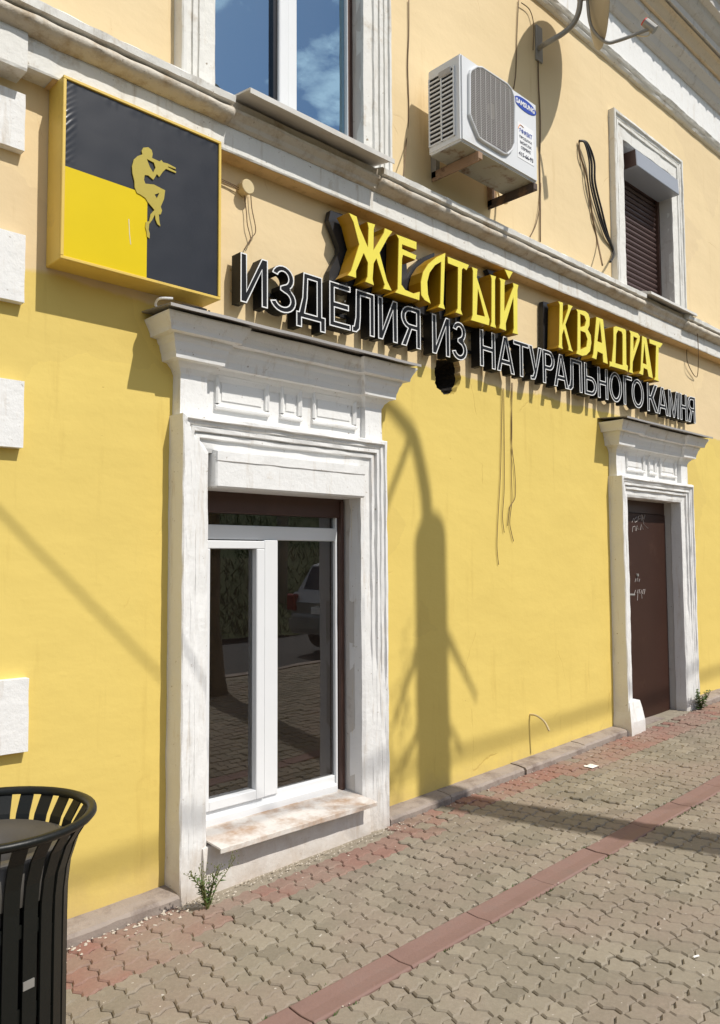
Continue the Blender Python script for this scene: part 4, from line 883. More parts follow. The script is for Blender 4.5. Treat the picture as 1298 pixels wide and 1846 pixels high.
# ================================================================== BLACK OUTLINED LETTERS
BD = 0.105
def arc(cx, cz, rx, rz, a0, a1, n=10): return [(cx+rx*cos(radians(a0+(a1-a0)*i/n)), cz+rz*sin(radians(a0+(a1-a0)*i/n))) for i in range(n+1)]
def glyph(ch, w, h, t):
    if ch == 'И': return [[(0, 0), (0, h), (t, h), (t, .27*h), (w-t, h), (w, h), (w, 0), (w-t, 0), (w-t, .73*h), (t, 0)]]
    if ch == 'Н': return [[(0, 0), (0, h), (t, h), (t, .58*h), (w-t, .58*h), (w-t, h), (w, h), (w, 0), (w-t, 0), (w-t, .44*h), (t, .44*h), (t, 0)]]
    if ch == 'Е': return [[(0, 0), (0, h), (w, h), (w, h-t*.85), (t, h-t*.85), (t, .5*h+t*.45), (w*.92, .5*h+t*.45), (w*.92, .5*h-t*.45), (t, .5*h-t*.45), (t, t*.85), (w, t*.85), (w, 0)]]
    if ch == 'Г': return [[(0, 0), (0, h), (w, h), (w, h-t*.85), (t, h-t*.85), (t, 0)]]
    if ch == 'Т': return [[(w/2-t/2, 0), (w/2-t/2, h-t*.85), (0, h-t*.85), (0, h), (w, h), (w, h-t*.85), (w/2+t/2, h-t*.85), (w/2+t/2, 0)]]
    if ch == 'Л': return [[(0, 0), (0, .14*h), (.08*w, .15*h), (.15*w, .35*h), (.17*w, h), (w, h), (w, 0), (w-t, 0), (w-t, h-t*.85), (.17*w+t, h-t*.85), (.17*w+t*.95, .36*h), (.34*w, .10*h), (.20*w, .005*h)]]
    if ch == 'Д': return [[(0, -.2*h), (0, t*.85), (.09*w, t*.85), (.2*w, .45*h), (.24*w, h), (.88*w, h), (.88*w, t*.85), (w, t*.85), (w, -.2*h), (w-t, -.2*h), (w-t, 0), (t, 0), (t, -.2*h)], [(.30*w, t*.85), (.38*w, .45*h), (.40*w, h-t*.85), (.88*w-t, h-t*.85), (.88*w-t, t*.85)]]
    if ch == 'А':
        xi = lambda y: 1.1*t+(w/2-1.1*t)*(y/(.86*h))
        return [[(0, 0), (w/2-.6*t, h), (w/2+.6*t, h), (w, 0), (w-1.1*t, 0), (w-xi(.22*h), .22*h), (xi(.22*h), .22*h), (1.1*t, 0)], [(xi(.36*h), .36*h), (w-xi(.36*h), .36*h), (w/2, .84*h)]]
    if ch == 'У': return [[(0, h), (1.15*t, h), (.52*w, .42*h), (w-1.1*t, h), (w, h), (.56*w, .14*h), (.44*w, .02*h), (.12*w, 0), (.12*w, t*.8), (.28*w, t*.8), (.37*w, .24*h)]]
    if ch == 'К': return [[(0, 0), (0, h), (t, h), (t, .57*h), (.30*w, .57*h), (.66*w, h), (.97*w, h), (.54*w, .51*h), (w, 0), (.70*w, 0), (.32*w, .43*h), (t, .43*h), (t, 0)]]
    if ch == 'М': return [[(0, 0), (0, h), (1.4*t, h), (w/2, .3*h), (w-1.4*t, h), (w, h), (w, 0), (w-t, 0), (w-t, .70*h), (w/2+.4*t, 0), (w/2-.4*t, 0), (t, .70*h), (t, 0)]]
    if ch == 'Р': return [[(0, 0), (0, h)]+arc(.55*w, .705*h, .45*w, .295*h, 90, -90)+[(t, .41*h), (t, 0)], [(t, .41*h+t*.85)]+arc(.55*w, .705*h, .45*w-t, .295*h-t*.85, -90, 90)+[(t, h-t*.85)]]
    if ch == 'Я': return [[(w, 0), (w, h)]+arc(.45*w, .715*h, .45*w, .285*h, 90, 255)+[(0, 0), (1.2*t, 0), (.30*w+1.1*t, .43*h), (w-t, .43*h), (w-t, 0)], [(w-t, h-t*.85)]+arc(.45*w, .715*h, .45*w-t, .285*h-t*.85, 90, 270)+[(w-t, .43*h+t*.85)]]
    if ch == 'Ь': return [[(0, 0), (0, h), (t, h), (t, .60*h)]+arc(.55*w, .30*h, .45*w, .30*h, 90, -90), [(t, t*.85)]+arc(.55*w, .30*h, .45*w-t, .30*h-t*.85, -90, 90)+[(t, .60*h-t*.85)]]
    if ch == 'О': return [arc(w/2, h/2, w/2, h/2, 0, 348.75, 31), arc(w/2, h/2, w/2-t, h/2-t*.85, 0, 348.75, 31)]
    if ch == 'З':
        o = arc(.48*w, .735*h, .44*w, .265*h, 168, -55, 12)+arc(.48*w, .28*h, .52*w, .28*h, 62, -165, 14)
        i = arc(.48*w, .28*h, .52*w-t, .28*h-t*.85, -165, 80, 12)+[(.36*w, .465*h), (.36*w, .555*h)]+arc(.48*w, .735*h, .44*w-t, .265*h-t*.85, -80, 168, 12)
        return [o+i]
blk = [('И', 433, 482.6), ('З', 487.5, 533.5), ('Д', 533.5, 586.5), ('Е', 593.2, 631.5), ('Л', 634, 674.7), ('И', 681, 716.2), ('Я', 722.5, 757.8), ('И', 778.6, 810.5), ('З', 814.6, 841.5), ('Н', 864.6, 892.4), ('А', 895, 927), ('Т', 925.5, 953), ('У', 953, 976.5), ('Р', 978, 999.3), ('А', 997.9, 1024), ('Л', 1024, 1049), ('Ь', 1053, 1075), ('Н', 1077, 1095.5), ('О', 1098, 1120.6), ('Г', 1123.6, 1139), ('О', 1138.5, 1160), ('К', 1166.5, 1186.5), ('А', 1184.5, 1203.8), ('М', 1205, 1223), ('Н', 1225.6, 1238.4), ('Я', 1240, 1253.4)]
def rowy(px, top):                         # image row of the cap line / base line at a column
    return (452.5+(717.9-452.5)*(px-434.7)/(1251.6-434.7)) if top else (545.9+(762-545.9)*(px-432.4)/(1253-432.4))
zb_ = sum(Wp(px, rowy(px, False), BD).z for px in (433, 850, 1250))/3; zt_ = sum(Wp(px, rowy(px, True), BD).z for px in (433, 850, 1250))/3
bs = empty('black_letter_sign', (4.9, -0.05, zb_), label='black letters with white outlines reading ИЗДЕЛИЯ ИЗ НАТУРАЛЬНОГО КАМНЯ', cat='sign')
for ch, a, b in blk:
    my = (rowy(a, False)+rowy(a, True))/2
    xa = Wp(a, my, BD).x; xb = Wp(b, (rowy(b, False)+rowy(b, True))/2, BD).x; H = zt_-zb_
    hh = H; g = glyph(ch, xb-xa, hh, 0.041 if ch not in 'М' else 0.034)
    polys = [ccw([(xa+p[0], zb_+p[1]) for p in g[0]])]+[list(reversed(ccw([(xa+p[0], zb_+p[1]) for p in q]))) for q in g[1:]]
    mb = MB(); mb.prism(polys, -BD, -0.030); l = mb.build('letter', 'black_face', bs)
    mb = MB(); W_ = 0.0060
    for q in polys:
        o1 = offset(q, 0.0008); o2 = offset(q, 0.0008+W_); n = len(q); vs = []; fs = []
        for dep in (-BD-0.003, -BD+0.0005): vs += [(p[0], dep, p[1]) for p in o1]+[(p[0], dep, p[1]) for p in o2]
        for i in range(n):
            k = (i+1) % n
            fs += [(i, k, n+k, n+i), (2*n+i, 2*n+k, k, i), (n+i, n+k, 3*n+k, 3*n+i)]
        mb.add(vs, fs)
    mb.build('outline', 'outline', l)
    mb = MB()
    for zz in (0.3, 0.75): mb.box(xa+0.012, xa+0.022, -0.032, 0.0, zb_+zz*H, zb_+zz*H+0.01)
    mb.build('stud', 'metal', l)
mb = MB(); mb.box(Wp(432, 520).x-0.02, Wp(1250, 740).x-0.05, -0.028, -0.014, zb_+0.10, zb_+0.12); mb.build('mounting_rail', 'backing', bs)

# ================================================================== AIR CONDITIONER
AX0, AX1, AZ0, AZ1, AD0, AD1 = 3.768, 4.605, 4.205, 4.770, 0.125, 0.40
ac = empty('air_conditioner', ((AX0+AX1)/2, -0.26, AZ0-0.1), label='white outdoor air conditioner unit on rusty brackets above the yellow letters', cat='air conditioner')
mb = MB()
casing = MB(); casing.box(AX0, AX1, -AD1, -AD0, AZ0, AZ1); body = casing.build('casing', 'ac_white', ac, bevel=0.012, seg=3)
mb = MB(); mb.box(AX0+0.012, AX1-0.012, -AD1+0.012, -AD0-0.012, AZ0-0.006, AZ0+0.001); mb.build('base_pan', 'ac_under', ac)
g7 = [(500, 290), (512, 255), (570, 218), (625, 224), (870, 385), (915, 440), (945, 530), (952, 620), (948, 985), (925, 1040), (880, 1085), (840, 1080), (640, 960), (590, 920), (525, 760), (500, 690)]
gp = ccw(pxpoly(g7, 5.408, 750, 80, AD1))
mb = MB(); mb.prism([gp, list(reversed(offset(gp, 0.014)))], -AD1-0.020, -AD1+0.004); mb.build('grille_rim', 'ac_white', ac, bevel=0.004)
gi = offset(gp, 0.012)
mb = MB(); mb.prism([gi], -AD1-0.003, -AD1+0.002); mb.build('fan_shade_plate', 'dark', ac)  # dark plate on the closed casing, painted as shade behind the grille
def clip_h(poly, z):
    xs = []
    for i in range(len(poly)):
        (xa, za), (xb, zb2) = poly[i], poly[(i+1) % len(poly)]
        if (za-z)*(zb2-z) < 0: xs.append(xa+(xb-xa)*(z-za)/(zb2-za))
    return (min(xs), max(xs)) if len(xs) > 1 else None
mb = MB(); zlo = min(p[1] for p in gi); zhi = max(p[1] for p in gi); xlo = min(p[0] for p in gi); xhi = max(p[0] for p in gi)
z = zlo+0.008
while z < zhi:
    r = clip_h(gi, z)
    if r: mb.box(r[0], r[1], -AD1-0.014, -AD1-0.009, z, z+0.0042)
    z += 0.0115
sw = [(b, a) for a, b in gi]
for i in range(1, 9):
    x = xlo+(xhi-xlo)*i/9; r = clip_h(sw, x)
    if r: mb.box(x-0.003, x+0.003, -AD1-0.017, -AD1-0.008, r[0], r[1])
mb.build('fan_grille', 'ac_grille', ac)['kind'] = 'stuff'
mb = MB(); fc = ((xlo+xhi)/2, (zlo+zhi)/2)
mb.prism([circ(fc[0], fc[1], 0.05, 16)], -AD1-0.006, -AD1-0.002); mb.build('fan_hub', 'ac_under', ac)
mb = MB(); ny = 15                                   # louvred left side: dark plate painted as the shade in the slots, slats over it
mb.box(AX0-0.002, AX0+0.004, -AD1+0.055, -AD0-0.020, AZ0+0.05, AZ1-0.075); mb.build('side_shade_plate', 'dark', ac)
mb = MB()
for i in range(ny+1):
    z = AZ0+0.045+(AZ1-AZ0-0.12)*i/ny; mb.box(AX0-0.009, AX0+0.003, -AD1+0.050, -AD0-0.016, z, z+0.010)
for y in (-AD1+0.048, -AD1+0.150, -AD0-0.024): mb.box(AX0-0.010, AX0+0.003, y, y+0.010, AZ0+0.045, AZ1-0.068)
mb.build('side_louvres', 'ac_white', ac)['kind'] = 'stuff'
mb = MB(); mb.box(AX0-0.014, AX0-0.001, -AD1+0.07, -AD1+0.175, AZ1-0.105, AZ1-0.058); mb.build('side_plate', 'ac_grille', ac, bevel=0.006)
# printed marks: oval badge and sticker
def text_mesh(body, size, cx, cz, width, y, mat, parent, name='lettering', height=None, bold=0.0):
    cu = bpy.data.curves.new('lettering', 'FONT'); cu.body = body; cu.size = 1.0; cu.align_x = 'CENTER'; cu.resolution_u = 2; cu.offset = bold
    tmp = bpy.data.objects.new('lettering', cu); COL.objects.link(tmp); bpy.context.view_layer.update()
    me = bpy.data.meshes.new_from_object(tmp.evaluated_get(bpy.context.evaluated_depsgraph_get()))
    bpy.data.objects.remove(tmp); bpy.data.curves.remove(cu)
    xs = [v.co.x for v in me.vertices]; ys = [v.co.y for v in me.vertices]
    sx = width/(max(xs)-min(xs)); sz = (height/(max(ys)-min(ys))) if height else sx; mx_ = (max(xs)+min(xs))/2; my_ = (max(ys)+min(ys))/2
    mb = MB(); mb.add([(cx+(v.co.x-mx_)*sx, y, cz+(v.co.y-my_)*sz) for v in me.vertices], [tuple(p.vertices) for p in me.polygons])
    bpy.data.meshes.remove(me)
    return mb.build(name, mat, parent, fix=False)
bc = Wp(750+1062/5.408, 80+600/5.408, AD1); be = Wp(750+1165/5.408, 80+650/5.408, AD1)
rw = abs(be.x-bc.x)+0.004
mb = MB(); ov = []
for i in range(32):
    a = 2*pi*i/32; ex, ez = rw*cos(a), 0.043*sin(a); ov.append((bc.x+ex, bc.z+ez-ex*0.02))
mb.prism([ov], -AD1-0.003, -AD1+0.001); bdg = mb.build('oval_badge', 'blue', ac)
text_mesh('SAMSUNG', 1, bc.x, bc.z, rw*1.66, -AD1-0.0042, 'print_white', bdg, height=0.036, bold=0.03)
sa = Wp(750+985/5.408, 80+745/5.408, AD1); sb = Wp(750+1148/5.408, 80+1190/5.408, AD1)
mb = MB(); mb.box(sa.x, sb.x, -AD1-0.002, -AD1+0.001, sb.z, sa.z-0.0); stk = mb.build('sticker', 'print_white', ac)
scx = (sa.x+sb.x)/2; sh_ = sa.z-sb.z; swd = sb.x-sa.x
text_mesh('ЭФФЕКТ', 1, scx, sa.z-sh_*0.22, swd*0.80, -AD1-0.0034, 'blue', stk, height=0.034, bold=0.03)
for i, (tx, wd) in enumerate((('ПРОДАЖА', 0.78), ('МОНТАЖ', 0.70), ('СЕРВИС', 0.62))):
    text_mesh(tx, 1, scx, sa.z-sh_*(0.40+0.14*i), swd*wd, -AD1-0.0034, 'print_black', stk, height=0.022, bold=0.02)
text_mesh('415-66-93', 1, scx, sa.z-sh_*0.87, swd*0.90, -AD1-0.0034, 'print_black', stk, height=0.030, bold=0.025)
mb = MB(); mb.tube(catmull([(sa.x+0.008, -AD1-0.003, sa.z-0.05), (sa.x+0.03, -AD1-0.003, sa.z-0.018), (sa.x+0.07, -AD1-0.003, sa.z-0.022)], 4), 0.003, 4); mb.build('arc_mark', 'print_orange', stk)
for k, (xx, mt) in enumerate(((AX0+0.19, 'rust'), (AX1-0.03, 'rust_dark'))):
    mb = MB(); mb.box(xx-0.022, xx+0.022, -AD1+0.0, -0.004, AZ0-0.056, AZ0-0.008); mb.box(xx-0.02, xx-0.015, -AD1+0.0, -0.004, AZ0-0.075, AZ0-0.050); br = mb.build('bracket_arm', mt, ac, bevel=0.003)
    mb = MB(); mb.box(xx-0.022, xx+0.022, -0.045, -0.001, AZ0-0.055, AZ0+0.30); mb.build('bracket_upright', 'rust' if k else 'metal', ac, bevel=0.003)
mb = MB(); mb.tube(catmull([(AX1-0.02, -0.2, AZ0+0.1), (AX1+0.05, -0.10, AZ0-0.02), (AX1+0.06, -0.02, AZ0+0.1), (AX1+0.065, -0.012, AZ0+0.5)], 5), 0.011, 7); mb.build('refrigerant_pipe', 'wire_pale', ac)

# ================================================================== SATELLITE DISH
dish = empty('satellite_dish', (5.10, 0.0, 5.55), label='satellite dish on a curved tube mount over the air conditioner', cat='satellite dish')
DC = Vector((5.315, -0.46, 5.985)); DN = Vector((0.62, -0.77, 0.08)).normalized()
e1 = DN.cross(Vector((0, 0, 1))).normalized(); e2 = e1.cross(DN)
mb = MB(); vs = []; fs = []; n = 36; rr = 0.46
for s_ in (0, 1):
    for j in range(6):
        q = j/5
        for i in range(n):
            a = 2*pi*i/n; vs.append(DC+e1*(rr*0.92*q*cos(a))+e2*(rr*q*sin(a))+DN*(0.07*q*q-0.03-0.004*s_))
for s_ in (0, 1):
    for j in range(5):
        for i in range(n):
            a = s_*6*n+j*n+i; b = s_*6*n+j*n+(i+1) % n; fs.append((a, b, b+n, a+n))
for i in range(n): fs.append((5*n+i, 5*n+(i+1) % n, 11*n+(i+1) % n, 11*n+i))
mb.add(vs, fs).build('reflector', 'dish', dish, smooth=True)
w0 = Wp(970, 88, 0.01); b_ = DC-DN*0.12
mb = MB(); mb.tube(catmull([w0, Wp(985, 78, 0.12), Wp(1015, 60, 0.24), Wp(1035, 40, 0.32), Wp(1045, 12, 0.37), Wp(1047, -40, 0.40)], 6), 0.021, 10); mb.build('mount_tube', 'metal', dish, smooth=True)
mb = MB(); pl = Wp(968, 68, 0.0); mb.box(pl.x-0.035, pl.x+0.05, -0.02, -0.001, pl.z-0.20, pl.z+0.09); mb.build('wall_plate', 'metal', dish, bevel=0.003)
mb = MB(); mb.quadbox([b_+e1*i*0.05+e2*j*0.09 for i, j in ((-1, -1), (1, -1), (1, 1), (-1, 1))], DN*0.10); mb.build('clamp', 'metal', dish, bevel=0.004)
l0 = DC-e2*rr*0.9-DN*0.0; ln_ = Wp(1172, 52, 0.80)
mb = MB(); mb.tube(catmull([DC-DN*0.05-e2*0.05, DC-DN*0.05-e2*rr*0.7, DC-e2*rr*1.02+DN*0.04, DC-e2*rr*1.04+DN*0.14, ln_], 7), 0.013, 8); mb.build('feed_arm', 'metal', dish, smooth=True)
mb = MB(); dirn = (DC-ln_).normalized()
mb.tube([ln_-dirn*0.05+Vector((0, 0, 0.02)), ln_+dirn*0.05+Vector((0, 0, 0.02))], 0.032, 12); mb.build('feed_horn', 'metal', dish)
mb = MB(); mb.tube([ln_+dirn*0.05+Vector((0, 0, 0.02)), ln_+dirn*0.062+Vector((0, 0, 0.02))], 0.030, 12); mb.build('horn_cap', 'red_plastic', dish)
ap = DC-e2*rr*1.04+DN*0.14
mb = MB(); mb.tube(catmull([ln_-Vector((0, 0, 0.025)), ln_-Vector((0.0, 0, 0.065))+dirn*0.02, ln_.lerp(ap, 0.25)-Vector((0, 0, 0.035)), ln_.lerp(ap, 0.42)-Vector((0, 0, 0.012))], 5), 0.004, 5); mb.build('feed_cable', 'wire_pale', dish)

# ================================================================== CABLES AND SMALL THINGS ON THE WALL
def wire(name, px, dep, r, mat, label, cat='wire', group=None, n=5):
    pts = [Wp(a, b, dep+(c[0][0] if c else 0)) for a, b, *c in px]
    mb = MB(); mb.tube(catmull(pts, n), r, 6); return tag(mb.build(name, mat, smooth=True), label, cat, group)
t = empty('cable_loop', Wp(1110, 480, 0.02), label='thick loop of black cables hanging on the cream wall', cat='cable')
for (off, r, m_) in ((0, 0.010, 'wire_black'), (5, 0.009, 'wire_black'), (-4, 0.007, 'wire_black')):
    mb = MB(); mb.tube(catmull([Wp(1044, 254, 0.02), Wp(1056+off*0.5, 258, 0.05), Wp(1066+off, 290, 0.06), Wp(1068+off, 330, 0.05), Wp(1080+off, 380, 0.04), Wp(1092+off*0.6, 420, 0.03), Wp(1106, 455, 0.02), Wp(1100, 472, 0.15)], 6), r, 7); mb.build('cable_strand', m_, t, smooth=True)
mb = MB(); mb.tube(catmull([Wp(1044, 254, 0.015), Wp(1046, 280, 0.02), Wp(1058, 320, 0.015), Wp(1068, 390, 0.012), Wp(1078, 440, 0.012), Wp(1086, 478, 0.17)], 6), 0.008, 6); mb.build('cable_strand', 'wire_brown', t, smooth=True)
wire('hanging_wire', [(737, 0), (737, 60), (735, 120), (737, 200), (732, 260), (727, 318, [0.17])], 0.008, 0.004, 'wire_brown', 'thin wire running down the cream wall beside the upper window', 'wire')
wire('hanging_wire', [(935, 0), (932, 60), (930, 130), (926, 160)], 0.008, 0.004, 'wire_brown', 'thin wire rising up the wall behind the air conditioner', 'wire')
wire('hanging_wire', [(970, 95), (971, 150), (974, 220), (973, 290), (974, 360), (974, 436)], 0.010, 0.006, 'wire_brown', 'brown cable dropping from the satellite dish mount', 'wire')
wire('hanging_wire', [(940, 5), (955, 18), (962, 45), (961, 90)], 0.02, 0.004, 'wire_brown', 'bowed wire beside the satellite dish wall plate', 'wire')
wire('hanging_wire', [(975, 330), (973, 370), (966, 405), (955, 428)], 0.015, 0.004, 'wire_brown', 'wire curving under the air conditioner to the ledge', 'wire')
wire('hanging_wire', [(1253, 570), (1257, 600), (1259, 640), (1256, 680, [-0.1]), (1240, 655, [-0.1]), (1238, 630, [-0.1])], 0.125, 0.004, 'wire_brown', 'thin wire loop dangling over the ledge by the shuttered window', 'wire')
for k, p in enumerate(([(905, 700), (904, 780), (902, 860), (898, 930), (896, 985), (899, 1018)], [(908, 700), (909, 790), (909, 880), (906, 930), (909, 960)], [(922, 690), (923, 770), (922, 850), (923, 900), (919, 940), (922, 960), (926, 976)], [(924, 690), (922, 790), (928, 850), (929, 895), (919, 915), (915, 948)])):
    wire('dangling_wire', p, 0.010, 0.0026, 'wire_brown', ('longest thin wire dangling down the yellow wall below the black letters', 'straight thin wire hanging close beside the longest dangling wire', 'wavy wire below the black letters ending in a sideways kink', 'short curled wire twisted round the wavy one below black letters')[k], 'wire', 'loose wires under the black letters')
jb = empty('junction_box', Wp(438, 342, 0.0), label='small cream junction box with loose wires beside the square sign', cat='junction box')
pj = Wp(436, 343, 0.0)
mb = MB(); mb.tube([pj, pj+Vector((0, -0.05, 0))], 0.036, 14); mb.build('box_body', 'wire_pale', jb, bevel=0.004)
mb = MB(); mb.tube([pj+Vector((0, -0.048, 0)), pj+Vector((0, -0.060, 0))], 0.040, 14); mb.build('box_lid', 'wire_pale', jb, bevel=0.003)
for p in ([(398, 322), (415, 330), (430, 338)], [(400, 326), (416, 333), (430, 342)], [(440, 350), (444, 380), (446, 405), (452, 430), (448, 442)], [(452, 345), (454, 375), (461, 415), (452, 430), (440, 450)]):
    mb = MB(); mb.tube(catmull([Wp(a, b, 0.02) for a, b in p], 5), 0.0028, 5); mb.build('wire', 'wire_brown', jb, smooth=True)
ps = Wp(955, 1289, 0.0)
mb = MB(); mb.tube(catmull([ps+Vector((0, 0.02, 0.0)), ps+Vector((0, -0.05, 0.005)), ps+Vector((0.02, -0.11, -0.035)), ps+Vector((0.035, -0.14, -0.10))], 6), 0.008, 8); tag(mb.build('pipe_stub', 'wire_pale', smooth=True), 'bent pale pipe stub poking from the yellow wall above kerb', 'pipe')
# tangle of wires on the cornice end under the sign
tg = empty('wire_tangle', (1.95, -0.10, 2.79), label='tangle of black and white wires lying on the cornice under square sign', cat='wire')
for k in range(5):
    random.seed(40+k); p0 = Vector((1.85+0.06*k, -0.13, 2.796))
    pts = [p0+Vector((random.uniform(-0.04, 0.10), random.uniform(-0.08, 0.05), random.uniform(-0.005, 0.022))) for _ in range(4)]
    mb = MB(); mb.tube(catmull(pts, 5), 0.006, 5); mb.build('wire_strand', 'wire_black' if k else 'outline', tg)

# ================================================================== LITTER BIN
BX, BY, BR = 0.815, -1.03, 0.29; bz = gz(BX)
bin_ = empty('litter_bin', (BX, BY, bz), label='black slatted steel litter bin with flared rim on the pavement', cat='litter bin')
mb = MB(); zr = 0.885
mb.lathe([(BR-0.022, zr-0.012), (BR-0.004, zr-0.014), (BR+0.004, zr-0.004), (BR+0.002, zr+0.006), (BR-0.012, zr+0.010), (BR-0.024, zr+0.002), (BR-0.022, zr-0.012)], BX, BY, 48); mb.build('rim', 'bin', bin_, smooth=True)
sp = [(0.218, 0.055), (0.217, 0.35), (0.216, 0.60), (0.217, 0.69), (0.224, 0.755), (0.246, 0.825), (0.280, 0.878)]
mb = MB(); hw = 0.0200
vs = []; fs = []
for (r, z) in sp:
    for (dy, dr) in ((-hw, 0), (hw, 0), (hw, -0.006), (-hw, -0.006)): vs.append((BX+r+dr, BY+dy, bz+z))
for i in range(len(sp)-1):
    for k in range(4): fs.append((i*4+k, i*4+(k+1) % 4, i*4+4+(k+1) % 4, i*4+4+k))
fs += [(3, 2, 1, 0), tuple(len(vs)-4+k for k in range(4))]
sl0 = mb.add(vs, fs).build('slat', 'bin', bin_)
NS = 26
for i in range(NS):
    if i == 0: o = sl0
    else: o = sl0.copy(); COL.objects.link(o); o.parent = bin_
    o.rotation_euler = (0, 0, 2*pi*(i+0.35)/NS)
for (r, z, h) in ((0.2075, 0.07, 0.05), (0.2075, 0.40, 0.04), (0.209, 0.62, 0.035)):
    mb = MB(); mb.lathe([(r, bz+z), (r, bz+z+h), (r-0.005, bz+z+h), (r-0.005, bz+z), (r, bz+z)], BX, BY, 40); mb.build('hoop', 'bin', bin_)
mb = MB(); mb.lathe([(0.09, bz+0.71), (0.108, bz+0.775), (0.19, bz+0.825), (0.222, bz+0.812), (0.210, bz+0.70)], BX, BY, 40); mb.build('lid_funnel', 'liner', bin_, smooth=True)
mb = MB(); mb.lathe([(0.001, bz+0.06), (0.190, bz+0.06), (0.200, bz+0.70)], BX, BY, 40); mb.build('liner', 'black', bin_, smooth=True)
mb = MB(); mb.lathe([(0.001, bz+0.0), (0.20, bz+0.0), (0.20, bz+0.02), (0.12, bz+0.06), (0.001, bz+0.06)], BX, BY, 32); mb.build('base', 'bin', bin_)
an = atan2(CAM.y-BY, CAM.x-BX)+0.52; mb = MB(); ct = Vector((BX+0.2155*cos(an), BY+0.2155*sin(an), bz+0.50)); tv = Vector((-sin(an), cos(an), 0)); nv = Vector((cos(an), sin(an), 0))
mb.quadbox([ct+tv*i*0.016+Vector((0, 0, j*0.011))+nv*0.004 for i, j in ((-1, -1), (1, -1), (1, 1), (-1, 1))], -nv*0.004); mb.build('maker_plate', 'metal', bin_)

# ================================================================== WEEDS, GRIT, LITTER
def weed(base, hgt, spread, nst, leaves, seed, label, flowers=True):
    rnd = random.Random(seed); root = empty('weed', base, label=label, cat='weed'); st = MB(); lf = MB(); fl = MB()
    for s_ in range(nst):
        a = rnd.uniform(0, 2*pi); tip = Vector((cos(a)*spread*rnd.uniform(0.3, 1), sin(a)*spread*0.5*rnd.uniform(0.3, 1)-0.02, hgt*rnd.uniform(0.55, 1)))
        pts = catmull([base, base+tip*0.35+Vector((0, 0, hgt*0.15)), base+tip*0.7+Vector((0, 0, hgt*0.05)), base+tip], 4); st.tube(pts, [0.0035*(1-0.75*i/len(pts)) for i in range(len(pts))], 5)
        for k in range(leaves):
            q = rnd.uniform(0.08, 0.75) if flowers else rnd.uniform(0.1, 1.0)
            p = pts[min(len(pts)-1, int(q*len(pts)))]; b_ = rnd.uniform(0, 2*pi); ll = rnd.uniform(0.02, 0.045)*(1.1-q*0.6)*(1 if flowers else 1.5); d = Vector((cos(b_), sin(b_), rnd.uniform(-0.1, 0.7))).normalized()
            sd = d.cross(Vector((0, 0, 1))).normalized()*ll*0.26; up = Vector((0, 0, ll*0.12))
            lf.add([p, p+d*ll*0.45+sd+up, p+d*ll, p+d*ll*0.45-sd+up, p+d*ll*0.5], [(0, 1, 4), (1, 2, 4), (2, 3, 4), (3, 0, 4)])
        if flowers:
            for k in range(16):
                p = pts[int(len(pts)*rnd.uniform(0.6, 0.999))]+Vector((rnd.gauss(0, 0.016), rnd.gauss(0, 0.010), rnd.gauss(0.01, 0.014))); fl.tube([p, p+Vector((0, 0, 0.005))], 0.0028, 4)
                if k % 2: st.tube([pts[int(len(pts)*0.7)], p], 0.0009, 3)
    st.build('stem', 'stem', root, fix=False); lf.build('leaves', 'leaf', root, fix=False)['kind'] = 'stuff'
    if flowers: fl.build('seed_heads', 'stem', root, fix=False)['kind'] = 'stuff'
    return root
wb = Gp(374, 1640); weed(Vector((wb.x, wb.y, wb.z-0.005)), 0.21, 0.13, 8, 11, 5, 'spindly green weed with seed heads at the shop window jamb')
db = Gp(1262, 1298); weed(Vector((7.53, -0.16, gz(7.53)-0.005)), 0.22, 0.18, 10, 16, 9, 'low leafy green weed at the foot of the door jamb', False)
mb = MB(); rnd = random.Random(21)
def chip(x, y, s_):
    z = gz(x); pts = []
    for k in range(5): a = 2*pi*k/5+rnd.uniform(-.4, .4); pts.append((x+cos(a)*s_*rnd.uniform(.6, 1), y+sin(a)*s_*rnd.uniform(.5, 1), z+0.002))
    top = (x+rnd.gauss(0, s_*.2), y, z+0.002+s_*rnd.uniform(.4, .8)); mb.add(pts+[top], [(k, (k+1) % 5, 5) for k in range(5)])
for k in range(520):
    u = rnd.random()
    if u < 0.40: chip(rnd.uniform(1.95, 3.5), -0.14-abs(rnd.gauss(0, 0.045)), rnd.uniform(0.003, 0.009))
    elif u < 0.62: chip(rnd.uniform(1.3, 2.2), -0.13-abs(rnd.gauss(0, 0.05)), rnd.uniform(0.003, 0.012))
    elif u < 0.80: chip(rnd.uniform(3.4, 7.6), -0.13-abs(rnd.gauss(0, 0.04)), rnd.uniform(0.003, 0.008))
    else: chip(rnd.uniform(1.2, 6), -0.15-rnd.random()**1.6*2.0, rnd.uniform(0.002, 0.006))
tag(mb.build('grit', 'grit', fix=False), 'scattered pale grit and plaster crumbs along the wall foot', 'grit', kind='stuff')
mb = MB(); rnd = random.Random(5)
for k in range(1500):                                  # moss and grass in the channel edges
    x = rnd.uniform(1.2, 6.5); y = -CH1-0.004-abs(rnd.gauss(0, 0.006)) if rnd.random() < 0.7 else -CH0+abs(rnd.gauss(0, 0.005)); 
    if nz((x, y, 0), 3.0) < 0.05: continue
    z = gz(x)-0.008; h = rnd.uniform(0.006, 0.018); a = rnd.uniform(0, pi); mb.add([(x-0.003*cos(a), y-0.003*sin(a), z), (x+0.003*cos(a), y+0.003*sin(a), z), (x+rnd.gauss(0, 0.006), y+rnd.gauss(0, 0.006), z+h)], [(0, 1, 2)])
tag(mb.build('moss', 'leaf', fix=False), 'thin green moss growing along the edges of the red channel', 'moss', kind='stuff')
lp = Gp(1066, 1383); mb = MB(); vs = []; fs = []
